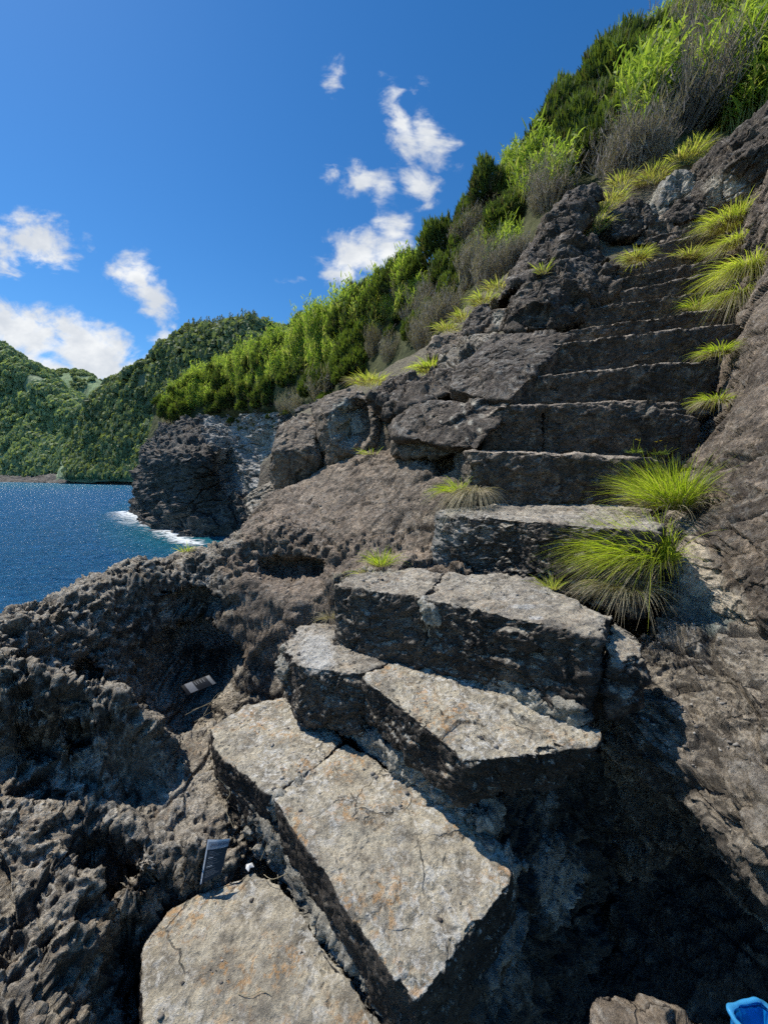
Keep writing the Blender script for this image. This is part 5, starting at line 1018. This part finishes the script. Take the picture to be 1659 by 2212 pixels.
def leaflet(label, quad, bend, front):
    base = np.array(quad[3]); e = empty('leaflet', base); tag(e, label, 'leaflet')
    def panel(nm, mat, off, u0, u1, v0, v1, nu=14, nv=8):
        V, F = sheet(quad, nu, nv, bend, off, u0, u1, v0, v1); return mesh_np(nm, V - base, F, mat, e)
    front(panel, lambda *a, **k: sheet_text(*a, parent=e, base=base, **k)); return e
q1 = [P(449, 1814, 1.50), P(497, 1812, 1.53), P(478, 1886, 1.455), P(432, 1912, 1.425)]
def f1(panel, text):
    panel('sheet', M['paper'], 0, 0, 1, 0, 1); panel('header', M['silver'], .0006, .06, 1, .055, .24); panel('cover', M['ink'], .0006, .06, 1, .24, 1)
    text('pozcan', q1, .008, .0012, .16, .105, .085, M['navy'], width=.78)
    text('sunset point', q1, .008, .0012, .45, .205, .026, M['paper'], width=.5, shear=0)
    rr = np.random.default_rng(3)
    for k, v in enumerate([.29, .325, .36, .40, .435, .48, .53, .565, .60, .64, .675, .74, .78, .815, .85, .885]):
        panel('text_line', M['paper'] if k in (4, 9) else M['greytext'], .0012, .16, .16 + .2 + .5 * rr.random(), v, v + .011, 6, 2)
leaflet('black leaflet with silver heading and rows of small print, wedged upright in pitted rock', q1, .008, f1)
q2 = [P(470, 1462, 2.62), P(452, 1450, 2.68), P(385, 1484, 2.66), P(402, 1512, 2.58)]
q2 = [P(452, 1458, 2.68), P(468, 1476, 2.62), P(406, 1502, 2.60), P(391, 1482, 2.66)]
def f2(panel, text):
    panel('sheet', M['ink'], 0, 0, 1, 0, 1); panel('white_square', M['shaded_paper'], .0012, 0, .95, .62, .88); panel('header', M['greytext'], .0012, .05, 1, .02, .14)  # square and header toned down in colour to imitate cave shade
    for v in (.26, .36, .46, .54): panel('text_line', M['greytext'], .0012, .12, .5, v, v + .02, 6, 2)
leaflet('dark leaflet with a blank white square lying in the shaded cave', q2, .006, f2)
# white scrap
s = [Z(532, 1868, -1.695), Z(545, 1866, -1.695), Z(549, 1874, -1.695), Z(541, 1877, -1.695), Z(537, 1884, -1.695), Z(531, 1879, -1.695)]
bm = bmesh.new(); c0 = np.mean(s, axis=0); vs = [bm.verts.new(q - c0 + [0, 0, .004 * (i % 2)]) for i, q in enumerate(s)]; cvt = bm.verts.new((0, 0, .012))
for i in range(6): bm.faces.new((vs[i], vs[(i + 1) % 6], cvt))
me = bpy.data.meshes.new('paper_scrap'); bm.to_mesh(me); bm.free(); me.materials.append(M['paper']); o = bpy.data.objects.new('paper_scrap', me); COL.objects.link(o); o.location = c0
tag(o, 'small crumpled white paper scrap just above the lowest slab', 'paper scrap')
# open blue plastic bag, bottom right
def bag():
    c = P(1648, 2212, .86); ex = np.array([1, .12, 0]); ey = np.array([-.12, 1, 0]); e = empty('plastic_bag', c + [0, 0, -.11]); tag(e, 'open blue plastic bag standing in the bottom right corner', 'bag')
    rr = np.random.default_rng(9); n = 96; m = 30; th = np.linspace(0, 2 * math.pi, n, endpoint=False)
    def ring(rx, ry, z, wob, ph):
        k = 4.0; cx = np.sign(np.cos(th)) * np.abs(np.cos(th)) ** (2 / k); cy = np.sign(np.sin(th)) * np.abs(np.sin(th)) ** (2 / k)
        w = 1 + wob * (np.sin(5 * th + ph) * .5 + np.sin(9 * th + 2.1 * ph) * .3 + np.sin(17 * th + ph * 3) * .2)
        return (cx * rx * w)[:, None] * ex + (cy * ry * w)[:, None] * ey + np.array([0, 0, 1.0]) * (z + .004 * np.sin(3 * th + ph))[:, None]
    def shell(nm, prof, mat):
        V = np.concatenate([ring(rx, ry, z, w, ph) for rx, ry, z, w, ph in prof]); k = len(prof)
        F = np.array([[i * n + j, i * n + (j + 1) % n, (i + 1) * n + (j + 1) % n, (i + 1) * n + j] for i in range(k - 1) for j in range(n)])
        V = V + .004 * np.stack([perlin(V * 40 + 1), perlin(V * 40 + 9), perlin(V * 40 + 19)], 1)
        return mesh_np(nm, V, F, mat, e)
    shell('body', [(.052 + .008 * t, .036 + .006 * t, .005 + .098 * t, .05, 1 + 2 * t) for t in np.linspace(0, 1, 16)], M['blue'])
    shell('rolled_rim', [(.060 - .0 + .006 * math.cos(a), .042 + .006 * math.cos(a), .103 + .006 * math.sin(a), .04, 3 + .4 * math.sin(a)) for a in np.linspace(-2.6, 2.6, 12)], M['bluerim'])
    shell('lining', [(.050 * (1 - t * .9), .034 * (1 - t * .9), .10 - .075 * min(1, t * 1.8), .06, 2 + t) for t in np.linspace(0, 1, 14)], M['blue'])
bag()

# loose grit on the treads and in the gullies of the rock
def grit():
    r = np.random.default_rng(31); VS, FS, SH = [], [], []; off = 0
    bm = bmesh.new(); bmesh.ops.create_icosphere(bm, subdivisions=1, radius=1.0); base = np.array([v.co[:] for v in bm.verts]); fb = np.array([[v.index for v in f.verts] for f in bm.faces]); bm.free()
    for o in [q for q in scene.objects if q.name.split('.')[0] in ('step_stone', 'rock_ground', 'rock_ledge')]:
        me = o.data; n = len(me.vertices); co = np.empty(n * 3, f32); me.vertices.foreach_get('co', co); co = co.reshape(-1, 3) + np.array(o.location, f32)
        no = np.empty(n * 3, f32); me.vertices.foreach_get('normal', no); no = no.reshape(-1, 3); a, b = project(co)
        ok = np.where((no[:, 2] > .78) & (a > -50) & (a < 1700) & (b < 2260) & (co[:, 1] > .5) & (perlin(co * 3.3) > .08))[0]
        if len(ok) < 50: continue
        for i in r.choice(ok, 26 if o.name.startswith('step') else 420):
            s = (.0022 + .007 * r.random() ** 3) * (1 + .25 * co[i, 1]); q = base * (1 + .35 * r.normal(size=base.shape)) * np.array([1, .8, .6]) * s
            VS.append(q + co[i] + [0, 0, s * .3]); FS.append(fb + off); off += len(base); SH.append(np.full(len(base), r.random()))
    m, t, b, out = material('loose_grit'); t.put(b.inputs['Base Color'], t.mix(t.attr('shade'), (0.06, 0.05, 0.042), (0.42, 0.38, 0.32))); b.inputs['Roughness'].default_value = .9
    tag(mesh_np('grit', np.concatenate(VS), np.concatenate(FS), m, smooth=False, attrs={'shade': np.concatenate(SH)}), 'loose grit and crumbs of stone on the treads and rock', 'grit', kind='stuff')
grit()
